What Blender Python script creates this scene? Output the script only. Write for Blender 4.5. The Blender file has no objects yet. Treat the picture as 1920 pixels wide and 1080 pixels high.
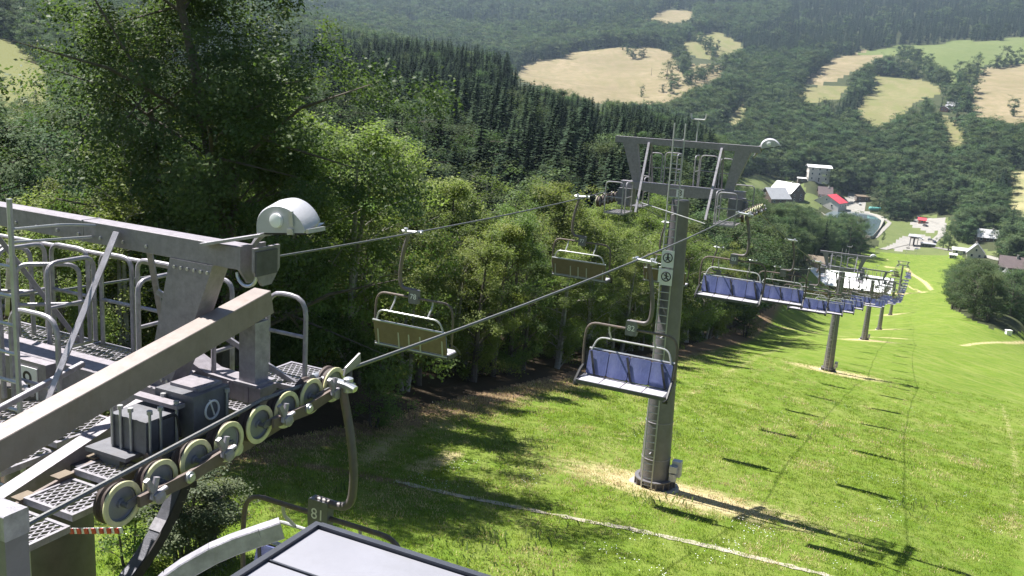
import bpy, bmesh, math, random
import numpy as np
from mathutils import Vector, Matrix
SC = bpy.context.scene
COL = SC.collection
RAD = math.radians
# ------------------------------------------------------------------ camera
FPX, PITCH, ROLL = 1700.0, RAD(12.5), RAD(4.0)
_fw = np.array([0, math.cos(PITCH), -math.sin(PITCH)])
_u0 = np.array([0, math.sin(PITCH), math.cos(PITCH)])
_r0 = np.array([1.0, 0, 0])
_rt = _r0 * math.cos(ROLL) + _u0 * math.sin(ROLL)
_up = -_r0 * math.sin(ROLL) + _u0 * math.cos(ROLL)
cam = bpy.data.cameras.new('camera')
camo = bpy.data.objects.new('camera', cam)
COL.objects.link(camo)
cam.sensor_width = 36.0
cam.lens = 36.0 * FPX / 1920.0
cam.clip_start, cam.clip_end = 0.1, 30000
camo.matrix_world = Matrix(((_rt[0], _up[0], -_fw[0], 0), (_rt[1], _up[1], -_fw[1], 0), (_rt[2], _up[2], -_fw[2], 0), (0, 0, 0, 1)))
SC.camera = camo
# ------------------------------------------------------------------ the lift line: u runs downhill, v to its right
AZ = RAD(24.5)
U = np.array([math.sin(AZ), math.cos(AZ), 0.0])
V = np.array([math.cos(AZ), -math.sin(AZ), 0.0])
Zv = np.array([0, 0, 1.0])
T8P = np.array([5.95, 31.66, 0.0])
# ------------------------------------------------------------------ light
SUN_EL = RAD(59.0)
_sd = -V * 0.995 + U * 0.06
_sd = _sd / np.linalg.norm(_sd)
SUN_DIR = _sd * math.cos(SUN_EL) + Zv * math.sin(SUN_EL)      # towards the sun
world = bpy.data.worlds.new('World')
SC.world = world
world.use_nodes = True
nt = world.node_tree
sky = nt.nodes.new('ShaderNodeTexSky')
sky.sky_type = 'NISHITA'
sky.sun_disc = False
sky.sun_elevation = SUN_EL
sky.sun_rotation = math.atan2(SUN_DIR[0], SUN_DIR[1])
sky.altitude = 700
sky.air_density = 0.55
sky.dust_density = 0.15
nt.links.new(sky.outputs[0], nt.nodes['Background'].inputs[0])
nt.nodes['Background'].inputs[1].default_value = 0.056
sl = bpy.data.lights.new('sun', 'SUN')
sl.energy = 5.0
sl.angle = RAD(0.5)
sl.color = (1.0, 0.965, 0.92)
so = bpy.data.objects.new('sun', sl)
COL.objects.link(so)
so.rotation_euler = Vector(SUN_DIR).to_track_quat('Z', 'Y').to_euler()
so.location = (0, 0, 60)
SC.view_settings.view_transform = 'Standard'
SC.view_settings.look = 'None'
SC.view_settings.gamma = 1.0
SC.view_settings.exposure = 1.4
SC.render.engine = 'CYCLES'
SC.cycles.max_bounces = 6
SC.cycles.diffuse_bounces = 3
SC.cycles.glossy_bounces = 2
SC.cycles.transmission_bounces = 4
SC.cycles.volume_bounces = 0
SC.cycles.transparent_max_bounces = 6
SC.cycles.caustics_reflective = False
SC.cycles.caustics_refractive = False
SC.cycles.use_denoising = True
SC.cycles.denoiser = 'OPENIMAGEDENOISE'
# ------------------------------------------------------------------ helpers: rays, projection
def ray(px, py):
    return _fw + _rt * ((px - 960) / FPX) - _up * ((py - 540) / FPX)
def at(px, py, Z):
    return ray(px, py) * Z
def atz(px, py, z):
    d = ray(px, py)
    return d * (z / d[2])
def project(P):
    P = np.atleast_2d(P)
    z = P @ _fw
    zs = np.where(z > 0.05, z, 0.05)
    return 960 + FPX * (P @ _rt) / zs, 540 - FPX * (P @ _up) / zs, z
def inpoly(px, py, poly):
    px = np.asarray(px); py = np.asarray(py)
    r = np.zeros(px.shape, bool)
    n = len(poly)
    for i in range(n):
        x0, y0 = poly[i]; x1, y1 = poly[(i + 1) % n]
        if y0 == y1: continue
        c = ((y0 > py) != (y1 > py)) & (px < (x1 - x0) * (py - y0) / (y1 - y0) + x0)
        r ^= c
    return r
def segdist(x, y, a, b):
    ax, ay = a; bx, by = b
    dx, dy = bx - ax, by - ay
    t = np.clip(((x - ax) * dx + (y - ay) * dy) / (dx * dx + dy * dy + 1e-9), 0, 1)
    return np.hypot(x - ax - t * dx, y - ay - t * dy)
# ------------------------------------------------------------------ materials
MATS = {}
def new_mat(name):
    m = bpy.data.materials.new(name); m.use_nodes = True
    MATS[name] = m
    return m, m.node_tree.nodes, m.node_tree.links
def metal_mat(name, col, rough=0.5, metal=0.0, var=0.25, scale=6.0, bump=0.02, dirt=None, dirtamt=0.5):
    m, n, l = new_mat(name)
    b = n['Principled BSDF']
    b.inputs['Roughness'].default_value = rough
    b.inputs['Metallic'].default_value = metal
    tc = n.new('ShaderNodeTexCoord')
    nz = n.new('ShaderNodeTexNoise'); nz.inputs['Scale'].default_value = scale; nz.inputs['Detail'].default_value = 6
    nz.inputs['Roughness'].default_value = 0.65
    l.new(tc.outputs['Object'], nz.inputs['Vector'])
    mx = n.new('ShaderNodeMix'); mx.data_type = 'RGBA'
    mx.inputs[6].default_value = (*[c * (1 - var) for c in col], 1)
    mx.inputs[7].default_value = (*[min(1, c * (1 + var)) for c in col], 1)
    rp = n.new('ShaderNodeValToRGB'); rp.color_ramp.elements[0].position = 0.3; rp.color_ramp.elements[1].position = 0.7
    l.new(nz.outputs[0], rp.inputs[0]); l.new(rp.outputs[0], mx.inputs[0])
    out = mx.outputs[2]
    if dirt:
        n2 = n.new('ShaderNodeTexNoise'); n2.inputs['Scale'].default_value = scale * 0.45; n2.inputs['Detail'].default_value = 8
        n2.inputs['Roughness'].default_value = 0.75
        mp = n.new('ShaderNodeMapping'); mp.inputs['Scale'].default_value = (1.6, 1.6, .22); l.new(tc.outputs['Object'], mp.inputs['Vector']); l.new(mp.outputs[0], n2.inputs['Vector'])   # runs and streaks
        r2 = n.new('ShaderNodeValToRGB'); r2.color_ramp.elements[0].position = 0.52; r2.color_ramp.elements[1].position = 0.72
        l.new(n2.outputs[0], r2.inputs[0])
        ml = n.new('ShaderNodeMath'); ml.operation = 'MULTIPLY'; ml.inputs[1].default_value = dirtamt
        l.new(r2.outputs[0], ml.inputs[0])
        m2 = n.new('ShaderNodeMix'); m2.data_type = 'RGBA'; m2.inputs[7].default_value = (*dirt, 1)
        l.new(ml.outputs[0], m2.inputs[0]); l.new(out, m2.inputs[6]); out = m2.outputs[2]
    l.new(out, b.inputs['Base Color'])
    if bump:
        bp = n.new('ShaderNodeBump'); bp.inputs['Strength'].default_value = 0.35; bp.inputs['Distance'].default_value = bump
        n3 = n.new('ShaderNodeTexNoise'); n3.inputs['Scale'].default_value = scale * 9; n3.inputs['Detail'].default_value = 3
        l.new(tc.outputs['Object'], n3.inputs['Vector']); l.new(n3.outputs[0], bp.inputs['Height']); l.new(bp.outputs[0], b.inputs['Normal'])
    return m
def leaf_mat(name, c0, c1, trans=0.35, tcol=None, rough=0.5, hue=0.0, spec=0.3):
    """foliage: leaf colour varies per leaf and per tree, light passes through the leaves"""
    m, n, l = new_mat(name)
    b = n['Principled BSDF']
    b.inputs['Roughness'].default_value = rough
    b.inputs['Specular IOR Level'].default_value = spec
    a = n.new('ShaderNodeAttribute'); a.attribute_name = 'lv'
    oi = n.new('ShaderNodeObjectInfo')
    mx = n.new('ShaderNodeMix'); mx.data_type = 'RGBA'
    mx.inputs[6].default_value = (*c0, 1); mx.inputs[7].default_value = (*c1, 1)
    l.new(a.outputs['Fac'], mx.inputs[0])
    hs = n.new('ShaderNodeHueSaturation')
    mr = n.new('ShaderNodeMapRange'); mr.inputs[3].default_value = 0.485 - hue; mr.inputs[4].default_value = 0.512 + hue
    l.new(oi.outputs['Random'], mr.inputs[0]); l.new(mr.outputs[0], hs.inputs['Hue'])
    wn = n.new('ShaderNodeTexWhiteNoise'); wn.noise_dimensions = '1D'
    l.new(oi.outputs['Random'], wn.inputs['W'])
    m2 = n.new('ShaderNodeMapRange'); m2.inputs[3].default_value = 0.62; m2.inputs[4].default_value = 1.42
    l.new(wn.outputs[0], m2.inputs[0]); l.new(m2.outputs[0], hs.inputs['Value'])
    l.new(mx.outputs[2], hs.inputs['Color'])
    l.new(hs.outputs[0], b.inputs['Base Color'])
    tr = n.new('ShaderNodeBsdfTranslucent')
    tm = n.new('ShaderNodeMix'); tm.data_type = 'RGBA'; tm.blend_type = 'MULTIPLY'; tm.inputs[0].default_value = 1
    tm.inputs[7].default_value = (*(tcol or (1.3, 1.45, 0.75)), 1)
    l.new(hs.outputs[0], tm.inputs[6]); l.new(tm.outputs[2], tr.inputs[0])
    ms = n.new('ShaderNodeMixShader'); ms.inputs[0].default_value = trans
    l.new(b.outputs[0], ms.inputs[1]); l.new(tr.outputs[0], ms.inputs[2])
    l.new(ms.outputs[0], n['Material Output'].inputs[0])
    return m
metal_mat('galv', (0.31, 0.295, 0.32), 0.45, 0.25, 0.28, 11, 0.006, (0.22, 0.20, 0.19), 0.6)
metal_mat('galv_beam', (0.25, 0.228, 0.25), 0.55, 0.12, 0.2, 14, 0.006, (0.19, 0.17, 0.165), 0.6)
metal_mat('brown_beam', (0.25, 0.21, 0.19), 0.5, 0.1, 0.14, 7, 0.004, (0.20, 0.14, 0.105), 0.6)
metal_mat('brown_plate', (0.15, 0.115, 0.10), 0.55, 0.1, 0.2, 8, 0.006)
metal_mat('bare_steel', (0.50, 0.51, 0.53), 0.35, 0.7, 0.15, 12, 0.004)
metal_mat('dark_steel', (0.085, 0.085, 0.10), 0.5, 0.25, 0.25, 9, 0.006)
metal_mat('box_grey', (0.15, 0.15, 0.165), 0.55, 0.15, 0.2, 9, 0.006, (0.12, 0.10, 0.09), 0.5)
metal_mat('rubber', (0.025, 0.022, 0.024), 0.8, 0, 0.2, 12, 0.004)
metal_mat('brown_tyre', (0.06, 0.042, 0.036), 0.7, 0, 0.3, 12, 0.004)
metal_mat('yellow_ring', (0.66, 0.64, 0.36), 0.5, 0, 0.15, 12, 0.002, (0.30, 0.27, 0.20), 0.6)
metal_mat('sheave_disc', (0.23, 0.24, 0.28), 0.45, 0.3, 0.12, 10, 0.002)
metal_mat('rope', (0.16, 0.16, 0.16), 0.55, 0.35, 0.3, 60, 0.004)
metal_mat('hanger_paint', (0.13, 0.115, 0.115), 0.5, 0.2, 0.15, 7, 0.004, (0.26, 0.14, 0.08), 0.6)
metal_mat('rust_tube', (0.12, 0.095, 0.082), 0.6, 0.1, 0.3, 9, 0.004, (0.19, 0.10, 0.06), 0.7)
metal_mat('pale_tube', (0.40, 0.40, 0.40), 0.4, 0.3, 0.12, 9, 0.002)
metal_mat('blue_vinyl', (0.090, 0.108, 0.25), 0.4, 0, 0.2, 4, 0.012, (0.20, 0.215, 0.36), 0.6)
metal_mat('tan_board', (0.155, 0.118, 0.080), 0.65, 0, 0.16, 8, 0.003)
metal_mat('seat_white', (0.42, 0.40, 0.43), 0.45, 0, 0.12, 9, 0.003)
metal_mat('white_paint', (0.80, 0.80, 0.80), 0.4, 0, 0.05, 5, 0.002)
metal_mat('lamp_white', (0.44, 0.44, 0.46), 0.4, 0.1, 0.08, 6, 0.004)
metal_mat('sign_white', (0.75, 0.74, 0.74), 0.5, 0, 0.06, 8, 0)
metal_mat('black', (0.02, 0.02, 0.022), 0.55, 0, 0.2, 8, 0.002)
metal_mat('red_paint', (0.55, 0.06, 0.05), 0.5, 0, 0.1, 8, 0)
metal_mat('mast_grey', (0.17, 0.162, 0.172), 0.5, 0.3, 0.14, 3, 0.01, (0.15, 0.14, 0.13), 0.5)
metal_mat('concrete', (0.36, 0.34, 0.30), 0.9, 0, 0.2, 3, 0.02, (0.25, 0.22, 0.18), 0.5)
metal_mat('roof_grey', (0.245, 0.245, 0.275), 0.5, 0.1, 0.07, 1.6, 0.004, (0.20, 0.20, 0.215), 0.6)
metal_mat('roof_trim', (0.055, 0.06, 0.075), 0.45, 0.2, 0.15, 6, 0.004)
metal_mat('cabin_wall', (0.32, 0.24, 0.17), 0.7, 0, 0.2, 4, 0.01)
metal_mat('bark', (0.10, 0.085, 0.07), 0.9, 0, 0.35, 6, 0.04, (0.17, 0.16, 0.14), 0.5)
metal_mat('birch_bark', (0.30, 0.28, 0.25), 0.85, 0, 0.3, 5, 0.02, (0.08, 0.07, 0.06), 0.6)
metal_mat('dead_wood', (0.52, 0.49, 0.44), 0.9, 0, 0.2, 5, 0.02)
metal_mat('plaster', (0.62, 0.58, 0.53), 0.85, 0, 0.1, 0.6, 0.01)
metal_mat('brown_wood', (0.14, 0.10, 0.08), 0.8, 0, 0.25, 1.2, 0.02)
metal_mat('red_wood', (0.33, 0.13, 0.08), 0.75, 0, 0.2, 1.2, 0.02)
metal_mat('pale_roof', (0.60, 0.60, 0.60), 0.45, 0.2, 0.08, 0.5, 0.01)
metal_mat('white_roof', (0.80, 0.80, 0.80), 0.5, 0, 0.05, 0.4, 0.01)
metal_mat('red_roof', (0.62, 0.07, 0.09), 0.45, 0, 0.08, 0.6, 0.01)
metal_mat('slate_roof', (0.34, 0.34, 0.36), 0.6, 0, 0.15, 1.0, 0.02)
metal_mat('brown_roof', (0.115, 0.085, 0.085), 0.65, 0, 0.18, 1.0, 0.02)
metal_mat('teal_paint', (0.10, 0.33, 0.30), 0.5, 0, 0.1, 1.0, 0.0)
metal_mat('window_glass', (0.03, 0.04, 0.05), 0.08, 0, 0.1, 1, 0)
metal_mat('gravel', (0.25, 0.238, 0.215), 0.95, 0, 0.14, 0.35, 0.03, (0.42, 0.38, 0.32), 0.5)
metal_mat('path_dust', (0.36, 0.325, 0.25), 0.95, 0, 0.3, 2.6, 0.03, (0.17, 0.18, 0.06), 0.9)
metal_mat('dark_mast', (0.095, 0.085, 0.085), 0.55, 0.2, 0.2, 5, 0.006)
metal_mat('lime_stone', (0.27, 0.255, 0.225), 0.9, 0, 0.15, 1.0, 0.02)
leaf_mat('leaf_edge', (0.090, 0.136, 0.038), (0.185, 0.222, 0.074), 0.45, rough=0.55, hue=0.014, spec=.2)
leaf_mat('leaf_beech', (0.068, 0.115, 0.038), (0.160, 0.210, 0.074), 0.42, rough=0.55, spec=.2)
leaf_mat('leaf_wood', (0.036, 0.068, 0.032), (0.105, 0.142, 0.060), 0.28, hue=0.014, spec=.12, rough=.7)
leaf_mat('needle', (0.018, 0.036, 0.022), (0.046, 0.070, 0.038), 0.12, (1.2, 1.4, 0.9), 0.8, spec=.05)
leaf_mat('needle_pale', (0.050, 0.070, 0.034), (0.105, 0.120, 0.055), 0.2, (1.3, 1.4, 0.8), 0.6)
leaf_mat('grass_blade', (0.125, 0.205, 0.022), (0.215, 0.285, 0.048), 0.45, (1.3, 1.35, 0.6), 0.45)
leaf_mat('straw_blade', (0.40, 0.33, 0.16), (0.52, 0.45, 0.26), 0.3, (1.2, 1.1, 0.8), 0.6)
# ------------------------------------------------------------------ mesh builder
def mesh_from(name, verts, faces, mats=(), smooth=False, midx=None):
    me = bpy.data.meshes.new(name)
    me.from_pydata([tuple(p) for p in verts], [], faces)
    for m in mats: me.materials.append(MATS[m])
    if midx is not None: me.polygons.foreach_set('material_index', midx)
    if smooth: me.polygons.foreach_set('use_smooth', [True] * len(faces))
    me.update()
    return me
def link(name, me, parent=None, loc=None, rotz=None):
    o = bpy.data.objects.new(name, me); COL.objects.link(o)
    if parent: o.parent = parent
    if loc is not None: o.location = tuple(float(c) for c in loc)
    if rotz is not None: o.rotation_euler = (0, 0, rotz)
    return o
def tag(o, label=None, cat=None, group=None, kind=None):
    if label: o['label'] = label
    if cat: o['category'] = cat
    if group: o['group'] = group
    if kind: o['kind'] = kind
    return o
def empty(name, loc, rotz=0.0, label=None, cat=None, group=None):
    o = link(name, None, None, loc, rotz); o.empty_display_size = 0.2
    return tag(o, label, cat, group)
def nrm(a):
    a = np.asarray(a, float); k = np.linalg.norm(a)
    return a / k if k > 1e-9 else a
class MB:
    def __init__(s): s.v = []; s.f = []; s.m = []; s.cur = 0
    def add(s, vs, fs):
        b = len(s.v); s.v.extend([tuple(float(c) for c in p) for p in vs])
        s.f.extend([tuple(b + i for i in f) for f in fs]); s.m.extend([s.cur] * len(fs)); return s
    def box(s, c, h, ax=None):
        c = np.asarray(c, float)
        ax = ax or ((1, 0, 0), (0, 1, 0), (0, 0, 1))
        X, Y, Z = [np.asarray(a, float) * k for a, k in zip(ax, h)]
        vs = [c + X * i + Y * j + Z * k for k in (-1, 1) for j in (-1, 1) for i in (-1, 1)]
        return s.add(vs, [(0, 2, 3, 1), (4, 5, 7, 6), (0, 1, 5, 4), (2, 6, 7, 3), (0, 4, 6, 2), (1, 3, 7, 5)])
    def bb(s, x0, x1, y0, y1, z0, z1):
        return s.box(((x0 + x1) / 2, (y0 + y1) / 2, (z0 + z1) / 2), ((x1 - x0) / 2, (y1 - y0) / 2, (z1 - z0) / 2))
    def cbox(s, c, h, ax=None, b=0.01):
        """box with chamfered long edges (8-sided section across x-z, along y)"""
        c = np.asarray(c, float); ax = ax or ((1, 0, 0), (0, 1, 0), (0, 0, 1))
        X, Y, Z = [np.asarray(a, float) for a in ax]
        hx, hy, hz = h
        pr = [(-hx + b, -hz), (hx - b, -hz), (hx, -hz + b), (hx, hz - b), (hx - b, hz), (-hx + b, hz), (-hx, hz - b), (-hx, -hz + b)]
        vs = [c + X * p[0] + Z * p[1] + Y * sgn * hy for sgn in (-1, 1) for p in pr]
        fs = [(i, (i + 1) % 8, 8 + (i + 1) % 8, 8 + i) for i in range(8)] + [tuple(range(7, -1, -1)), tuple(range(8, 16))]
        return s.add(vs, fs)
    def beam(s, p0, p1, w, h, up=(0, 0, 1), b=0.0):
        p0 = np.asarray(p0, float); p1 = np.asarray(p1, float)
        Y = nrm(p1 - p0); X = np.cross(Y, np.asarray(up, float))
        if np.linalg.norm(X) < 1e-4: X = np.cross(Y, (1.0, 0, 0))
        X = nrm(X); Z = np.cross(X, Y)
        c = (p0 + p1) / 2; L = np.linalg.norm(p1 - p0) / 2
        return s.cbox(c, (w / 2, L, h / 2), (X, Y, Z), b) if b else s.box(c, (w / 2, L, h / 2), (X, Y, Z))
    def tube(s, pts, r, n=8, cap=True):
        pts = [np.asarray(p, float) for p in pts]
        rs = r if hasattr(r, '__len__') else [r] * len(pts)
        T = []
        for i in range(len(pts)):
            a = pts[max(i - 1, 0)]; b = pts[min(i + 1, len(pts) - 1)]
            T.append(nrm(b - a))
        ref = np.array([0, 0, 1.0]) if abs(T[0][2]) < 0.9 else np.array([1.0, 0, 0])
        X = nrm(np.cross(T[0], ref)); vs = []
        for i, p in enumerate(pts):
            X = nrm(X - T[i] * (X @ T[i])); Y = np.cross(T[i], X)
            for k in range(n):
                a = 2 * math.pi * k / n
                vs.append(p + (X * math.cos(a) + Y * math.sin(a)) * rs[i])
        fs = [(i * n + k, i * n + (k + 1) % n, (i + 1) * n + (k + 1) % n, (i + 1) * n + k) for i in range(len(pts) - 1) for k in range(n)]
        if cap: fs += [tuple(range(n - 1, -1, -1)), tuple((len(pts) - 1) * n + k for k in range(n))]
        return s.add(vs, fs)
    def lathe(s, o, axis, prof, n=20, cap=True):
        """prof: (distance along axis, radius) pairs"""
        o = np.asarray(o, float); T = nrm(axis)
        ref = np.array([0, 0, 1.0]) if abs(T[2]) < 0.9 else np.array([1.0, 0, 0])
        X = nrm(np.cross(T, ref)); Y = np.cross(T, X)
        vs = [o + T * d + (X * math.cos(2 * math.pi * k / n) + Y * math.sin(2 * math.pi * k / n)) * r for d, r in prof for k in range(n)]
        fs = [(i * n + k, i * n + (k + 1) % n, (i + 1) * n + (k + 1) % n, (i + 1) * n + k) for i in range(len(prof) - 1) for k in range(n)]
        if cap: fs += [tuple(range(n - 1, -1, -1)), tuple((len(prof) - 1) * n + k for k in range(n))]
        return s.add(vs, fs)
    def prism(s, poly, d):
        """poly: 3-D outline, d: extrusion vector"""
        poly = [np.asarray(p, float) for p in poly]; d = np.asarray(d, float); n = len(poly)
        vs = poly + [p + d for p in poly]
        return s.add(vs, [tuple(range(n - 1, -1, -1)), tuple(range(n, 2 * n))] + [(i, (i + 1) % n, n + (i + 1) % n, n + i) for i in range(n)])
    def mesh(s, name, mats, smooth=False):
        mats = (mats,) if isinstance(mats, str) else mats
        me = mesh_from(name, s.v, s.f, mats, False, s.m)
        bm = bmesh.new(); bm.from_mesh(me); bmesh.ops.recalc_face_normals(bm, faces=bm.faces); bm.to_mesh(me); bm.free()
        if smooth:
            me.polygons.foreach_set('use_smooth', [True] * len(me.polygons))
            me.set_sharp_from_angle(angle=RAD(38))
        return me
    def build(s, name, mats, parent=None, smooth=False, **k):
        return link(name, s.mesh(name, mats, smooth), parent, **k)
def arc(c, r, a0, a1, n, ax=0, ay=2):
    """points on an arc in the plane of axes ax, ay"""
    out = []
    for i in range(n + 1):
        a = RAD(a0 + (a1 - a0) * i / n); p = list(c)
        p[ax] += r * math.cos(a); p[ay] += r * math.sin(a); out.append(tuple(p))
    return out
def rounded(pts, r, n=4):
    """polyline with rounded corners"""
    pts = [np.asarray(p, float) for p in pts]; out = [pts[0]]
    for i in range(1, len(pts) - 1):
        a = nrm(pts[i - 1] - pts[i]); b = nrm(pts[i + 1] - pts[i])
        k = min(r, np.linalg.norm(pts[i - 1] - pts[i]) * 0.49, np.linalg.norm(pts[i + 1] - pts[i]) * 0.49)
        p0, p1 = pts[i] + a * k, pts[i] + b * k
        for j in range(n + 1):
            t = j / n; out.append(p0 * (1 - t) ** 2 + pts[i] * 2 * t * (1 - t) + p1 * t * t)
    out.append(pts[-1]); return out
def text_mesh(name, s, size, mat):
    cu = bpy.data.curves.new(name, 'FONT'); cu.body = s; cu.size = size; cu.align_x = 'CENTER'; cu.align_y = 'CENTER'; cu.extrude = 0.002
    o = bpy.data.objects.new(name, cu); COL.objects.link(o)
    dg = bpy.context.evaluated_depsgraph_get(); me = bpy.data.meshes.new_from_object(o.evaluated_get(dg))
    COL.objects.unlink(o); bpy.data.objects.remove(o); bpy.data.curves.remove(cu)
    me.materials.clear(); me.materials.append(MATS[mat]); return me
# ------------------------------------------------------------------ terrain
def st(x, y):
    dx, dy = np.asarray(x) - T8P[0], np.asarray(y) - T8P[1]
    return dx * U[0] + dy * U[1], dx * V[0] + dy * V[1]
_ps = np.array([-400, -120, -60, -31, -12, 0, 71, 143, 216, 307, 385, 470, 560, 617, 680, 9000], float)
_pz = np.array([-16, -7.5, -7.0, -8.2, -11.9, -14.3, -28.3, -40.9, -55.2, -69.5, -75.5, -80.0, -82.6, -83.2, -83.2, -83.2])
_pd = np.linspace(-400, 1200, 1601)
_k = np.exp(-0.5 * (np.arange(-24, 25) / 8.0) ** 2); _k /= _k.sum()
_pv = np.convolve(np.pad(np.interp(_pd, _ps, _pz), 24, 'edge'), _k, 'valid')
def base_h(x, y):
    s, t = st(x, y)
    return np.interp(s, _pd, _pv) - 0.02 * np.clip(t, -20, 40)
CTRL = []
def cz(px, py, Z): CTRL.append(at(px, py, Z))
def cp(px, py, z): CTRL.append(atz(px, py, z))
# valley floor and village
for q in ((1540, 395, -80.5), (1600, 410, -82), (1650, 425, -82), (1620, 392, -80.5), (1555, 382, -79.5), (1690, 455, -83.2), (1760, 440, -81),
          (1640, 470, -82.5), (1740, 478, -82), (1465, 372, -77), (1720, 415, -81)): cp(*q)
for q in ((1880, 625, 235), (1790, 580, 300), (1920, 600, 262), (1800, 530, 400), (1850, 490, 510), (1900, 500, 470), (1850, 450, 590), (1900, 420, 640),
          (1530, 330, 790), (1430, 340, 760), (1390, 335, 760),
          # opposite hillside, right
          (1700, 300, 900), (1880, 330, 800), (1600, 250, 1030), (1780, 205, 1150), (1890, 205, 1130), (1690, 175, 1290), (1880, 140, 1400), (1560, 170, 1330),
          (1800, 110, 1580), (1850, 78, 1780), (1570, 120, 1580), (1640, 92, 1750), (1700, 40, 2150), (1900, 30, 2150), (1700, -20, 2700), (1920, -20, 2700), (1500, 20, 2300),
          # opposite hillside, centre: the big hay field
          (1180, 194, 1120), (1300, 170, 1180), (1060, 172, 1180), (960, 142, 1300), (1150, 140, 1390), (1350, 125, 1480), (1160, 86, 1700), (1270, 100, 1620),
          (1400, 200, 1150), (1400, 100, 1700), (1255, 32, 2150), (1050, 60, 1950), (900, 90, 1700), (1000, 10, 2500), (1300, -20, 2700), (1000, -40, 3000),
          (700, 60, 1700), (800, 20, 2300), (640, 10, 2200), (640, -40, 2800), (400, 0, 1500), (400, -60, 2600),
          # spruce spur in the middle
          (700, 150, 470), (800, 152, 480), (900, 165, 480), (1000, 195, 470), (1100, 232, 470), (1200, 265, 480), (1300, 300, 500), (1380, 330, 540),
          (700, 240, 300), (900, 265, 290), (1100, 315, 290), (1250, 350, 310), (1380, 385, 360), (1450, 410, 430), (1500, 450, 470),
          (650, 350, 170), (800, 365, 165), (950, 390, 165), (1100, 420, 170), (1250, 450, 190), (1380, 480, 240), (1450, 500, 320),
          # left hillside with its hay meadow
          (-60, 215, 330), (60, 215, 340), (100, 205, 350), (0, 130, 420), (60, 110, 450), (-60, 60, 480), (60, 20, 620), (-60, -40, 700), (200, 60, 700), (200, -40, 1000),
          (0, 330, 150), (150, 330, 150), (300, 330, 150), (500, 330, 155), (0, 460, 75), (250, 470, 75), (450, 480, 80)): cz(*q)
_c = np.array(CTRL)
_cr = np.hypot(_c[:, 0], _c[:, 1]); _ca = np.arctan2(_c[:, 0], _c[:, 1]); _cv = (_c[:, 2] - base_h(_c[:, 0], _c[:, 1])) / _cr
_z = []
for s_ in (-25, -8, 12, 35, 71):
    for t_ in (-18, -8, 0, 12, 26): _z.append(T8P + U * s_ + V * t_)
for s_ in (110, 150, 215, 260, 307): 
    for t_ in (-22, 0, 40): _z.append(T8P + U * s_ + V * t_)
for s_ in (385, 470, 540): _z.append(T8P + U * s_)
for r_ in (3, 8): 
    for a_ in (-40, 0, 40): _z.append(np.array([r_ * math.sin(RAD(a_)), r_ * math.cos(RAD(a_)), 0]))
for r_ in (3, 30, 150):
    for a_ in (-140, -90, 90, 140, 180, -180): _z.append(np.array([r_ * math.sin(RAD(a_ * .999)), r_ * math.cos(RAD(a_)), 0]))
_z = np.array(_z)
_cr = np.r_[_cr, np.hypot(_z[:, 0], _z[:, 1])]; _ca = np.r_[_ca, np.arctan2(_z[:, 0], _z[:, 1])]; _cv = np.r_[_cv, np.zeros(len(_z))]
# beyond the picture the hills go on as at its edges
for a_, r_, e_ in ((-60, 600, .05), (-60, 2500, .10), (-120, 800, .03), (120, 800, 0), (60, 300, .02), (60, 900, .0), (60, 2500, .10), (180, 900, 0), (-179, 900, 0), (120, 3000, .06), (-120, 3000, .08), (180, 3000, .05), (-179, 3000, .05)):
    p_ = np.array([r_ * math.sin(RAD(a_)), r_ * math.cos(RAD(a_))])
    _ca = np.r_[_ca, RAD(a_)]; _cr = np.r_[_cr, r_]; _cv = np.r_[_cv, e_ - base_h(p_[0], p_[1]) / r_]
_X = np.c_[_ca * 3.0, np.log(_cr)]
def _tps(d2): return 0.5 * d2 * np.log(d2 + 1e-12)
_n = len(_X)
_D = ((_X[:, None] - _X[None]) ** 2).sum(-1)
_M = np.zeros((_n + 3, _n + 3)); _M[:_n, :_n] = _tps(_D) + np.eye(_n) * 0.002
_M[:_n, _n] = 1; _M[:_n, _n + 1:] = _X; _M[_n:, :_n] = _M[:_n, _n:].T
_W = np.linalg.solve(_M, np.r_[_cv, 0, 0, 0])
def height(x, y):
    x = np.atleast_1d(np.asarray(x, float)); y = np.atleast_1d(np.asarray(y, float))
    r = np.maximum(np.hypot(x, y), 2.0); a = np.arctan2(x, y)
    q = np.c_[a * 3.0, np.log(r)]; out = np.empty(len(x))
    for i in range(0, len(x), 20000):
        d = ((q[i:i + 20000, None] - _X[None]) ** 2).sum(-1)
        out[i:i + 20000] = _tps(d) @ _W[:_n] + _W[_n] + q[i:i + 20000] @ _W[_n + 1:]
    near = np.clip((r - 20) / 150, 0.15, 1)
    bump = (np.sin(x * .31 + 1.3 * np.sin(y * .17)) * np.sin(y * .27 + 1.1 * np.sin(x * .21))) * .10 + np.sin(x * .07 + 2) * np.sin(y * .06) * .35 * near
    bump += np.sin(x * .021 + 1) * np.sin(y * .019 + 2 + .01 * x) * np.clip((r - 500) / 800, 0, 1) * 5
    s, t = st(x, y)
    bank = 1.1 * np.exp(-((s + .5) / 2.6) ** 2 - ((t + 14.2) / 1.8) ** 2)
    return base_h(x, y) + out * r + bump * np.clip(r / 12, 0, 1) + bank
def ground(px, py, Z=None):
    """the point where the ray through a picture point meets the ground"""
    d = ray(px, py); ts = np.exp(np.linspace(math.log(6), math.log(5500), 900))
    P = d[None] * ts[:, None]
    g = P[:, 2] - height(P[:, 0], P[:, 1])
    i = np.argmax(g < 0)
    if g[i] >= 0: i = len(ts) - 1
    i = max(i, 1)
    k = g[i - 1] / (g[i - 1] - g[i] + 1e-9); t_ = ts[i - 1] + (ts[i] - ts[i - 1]) * k
    p = d * t_; p[2] = height(p[0], p[1])[0]
    return p
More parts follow.
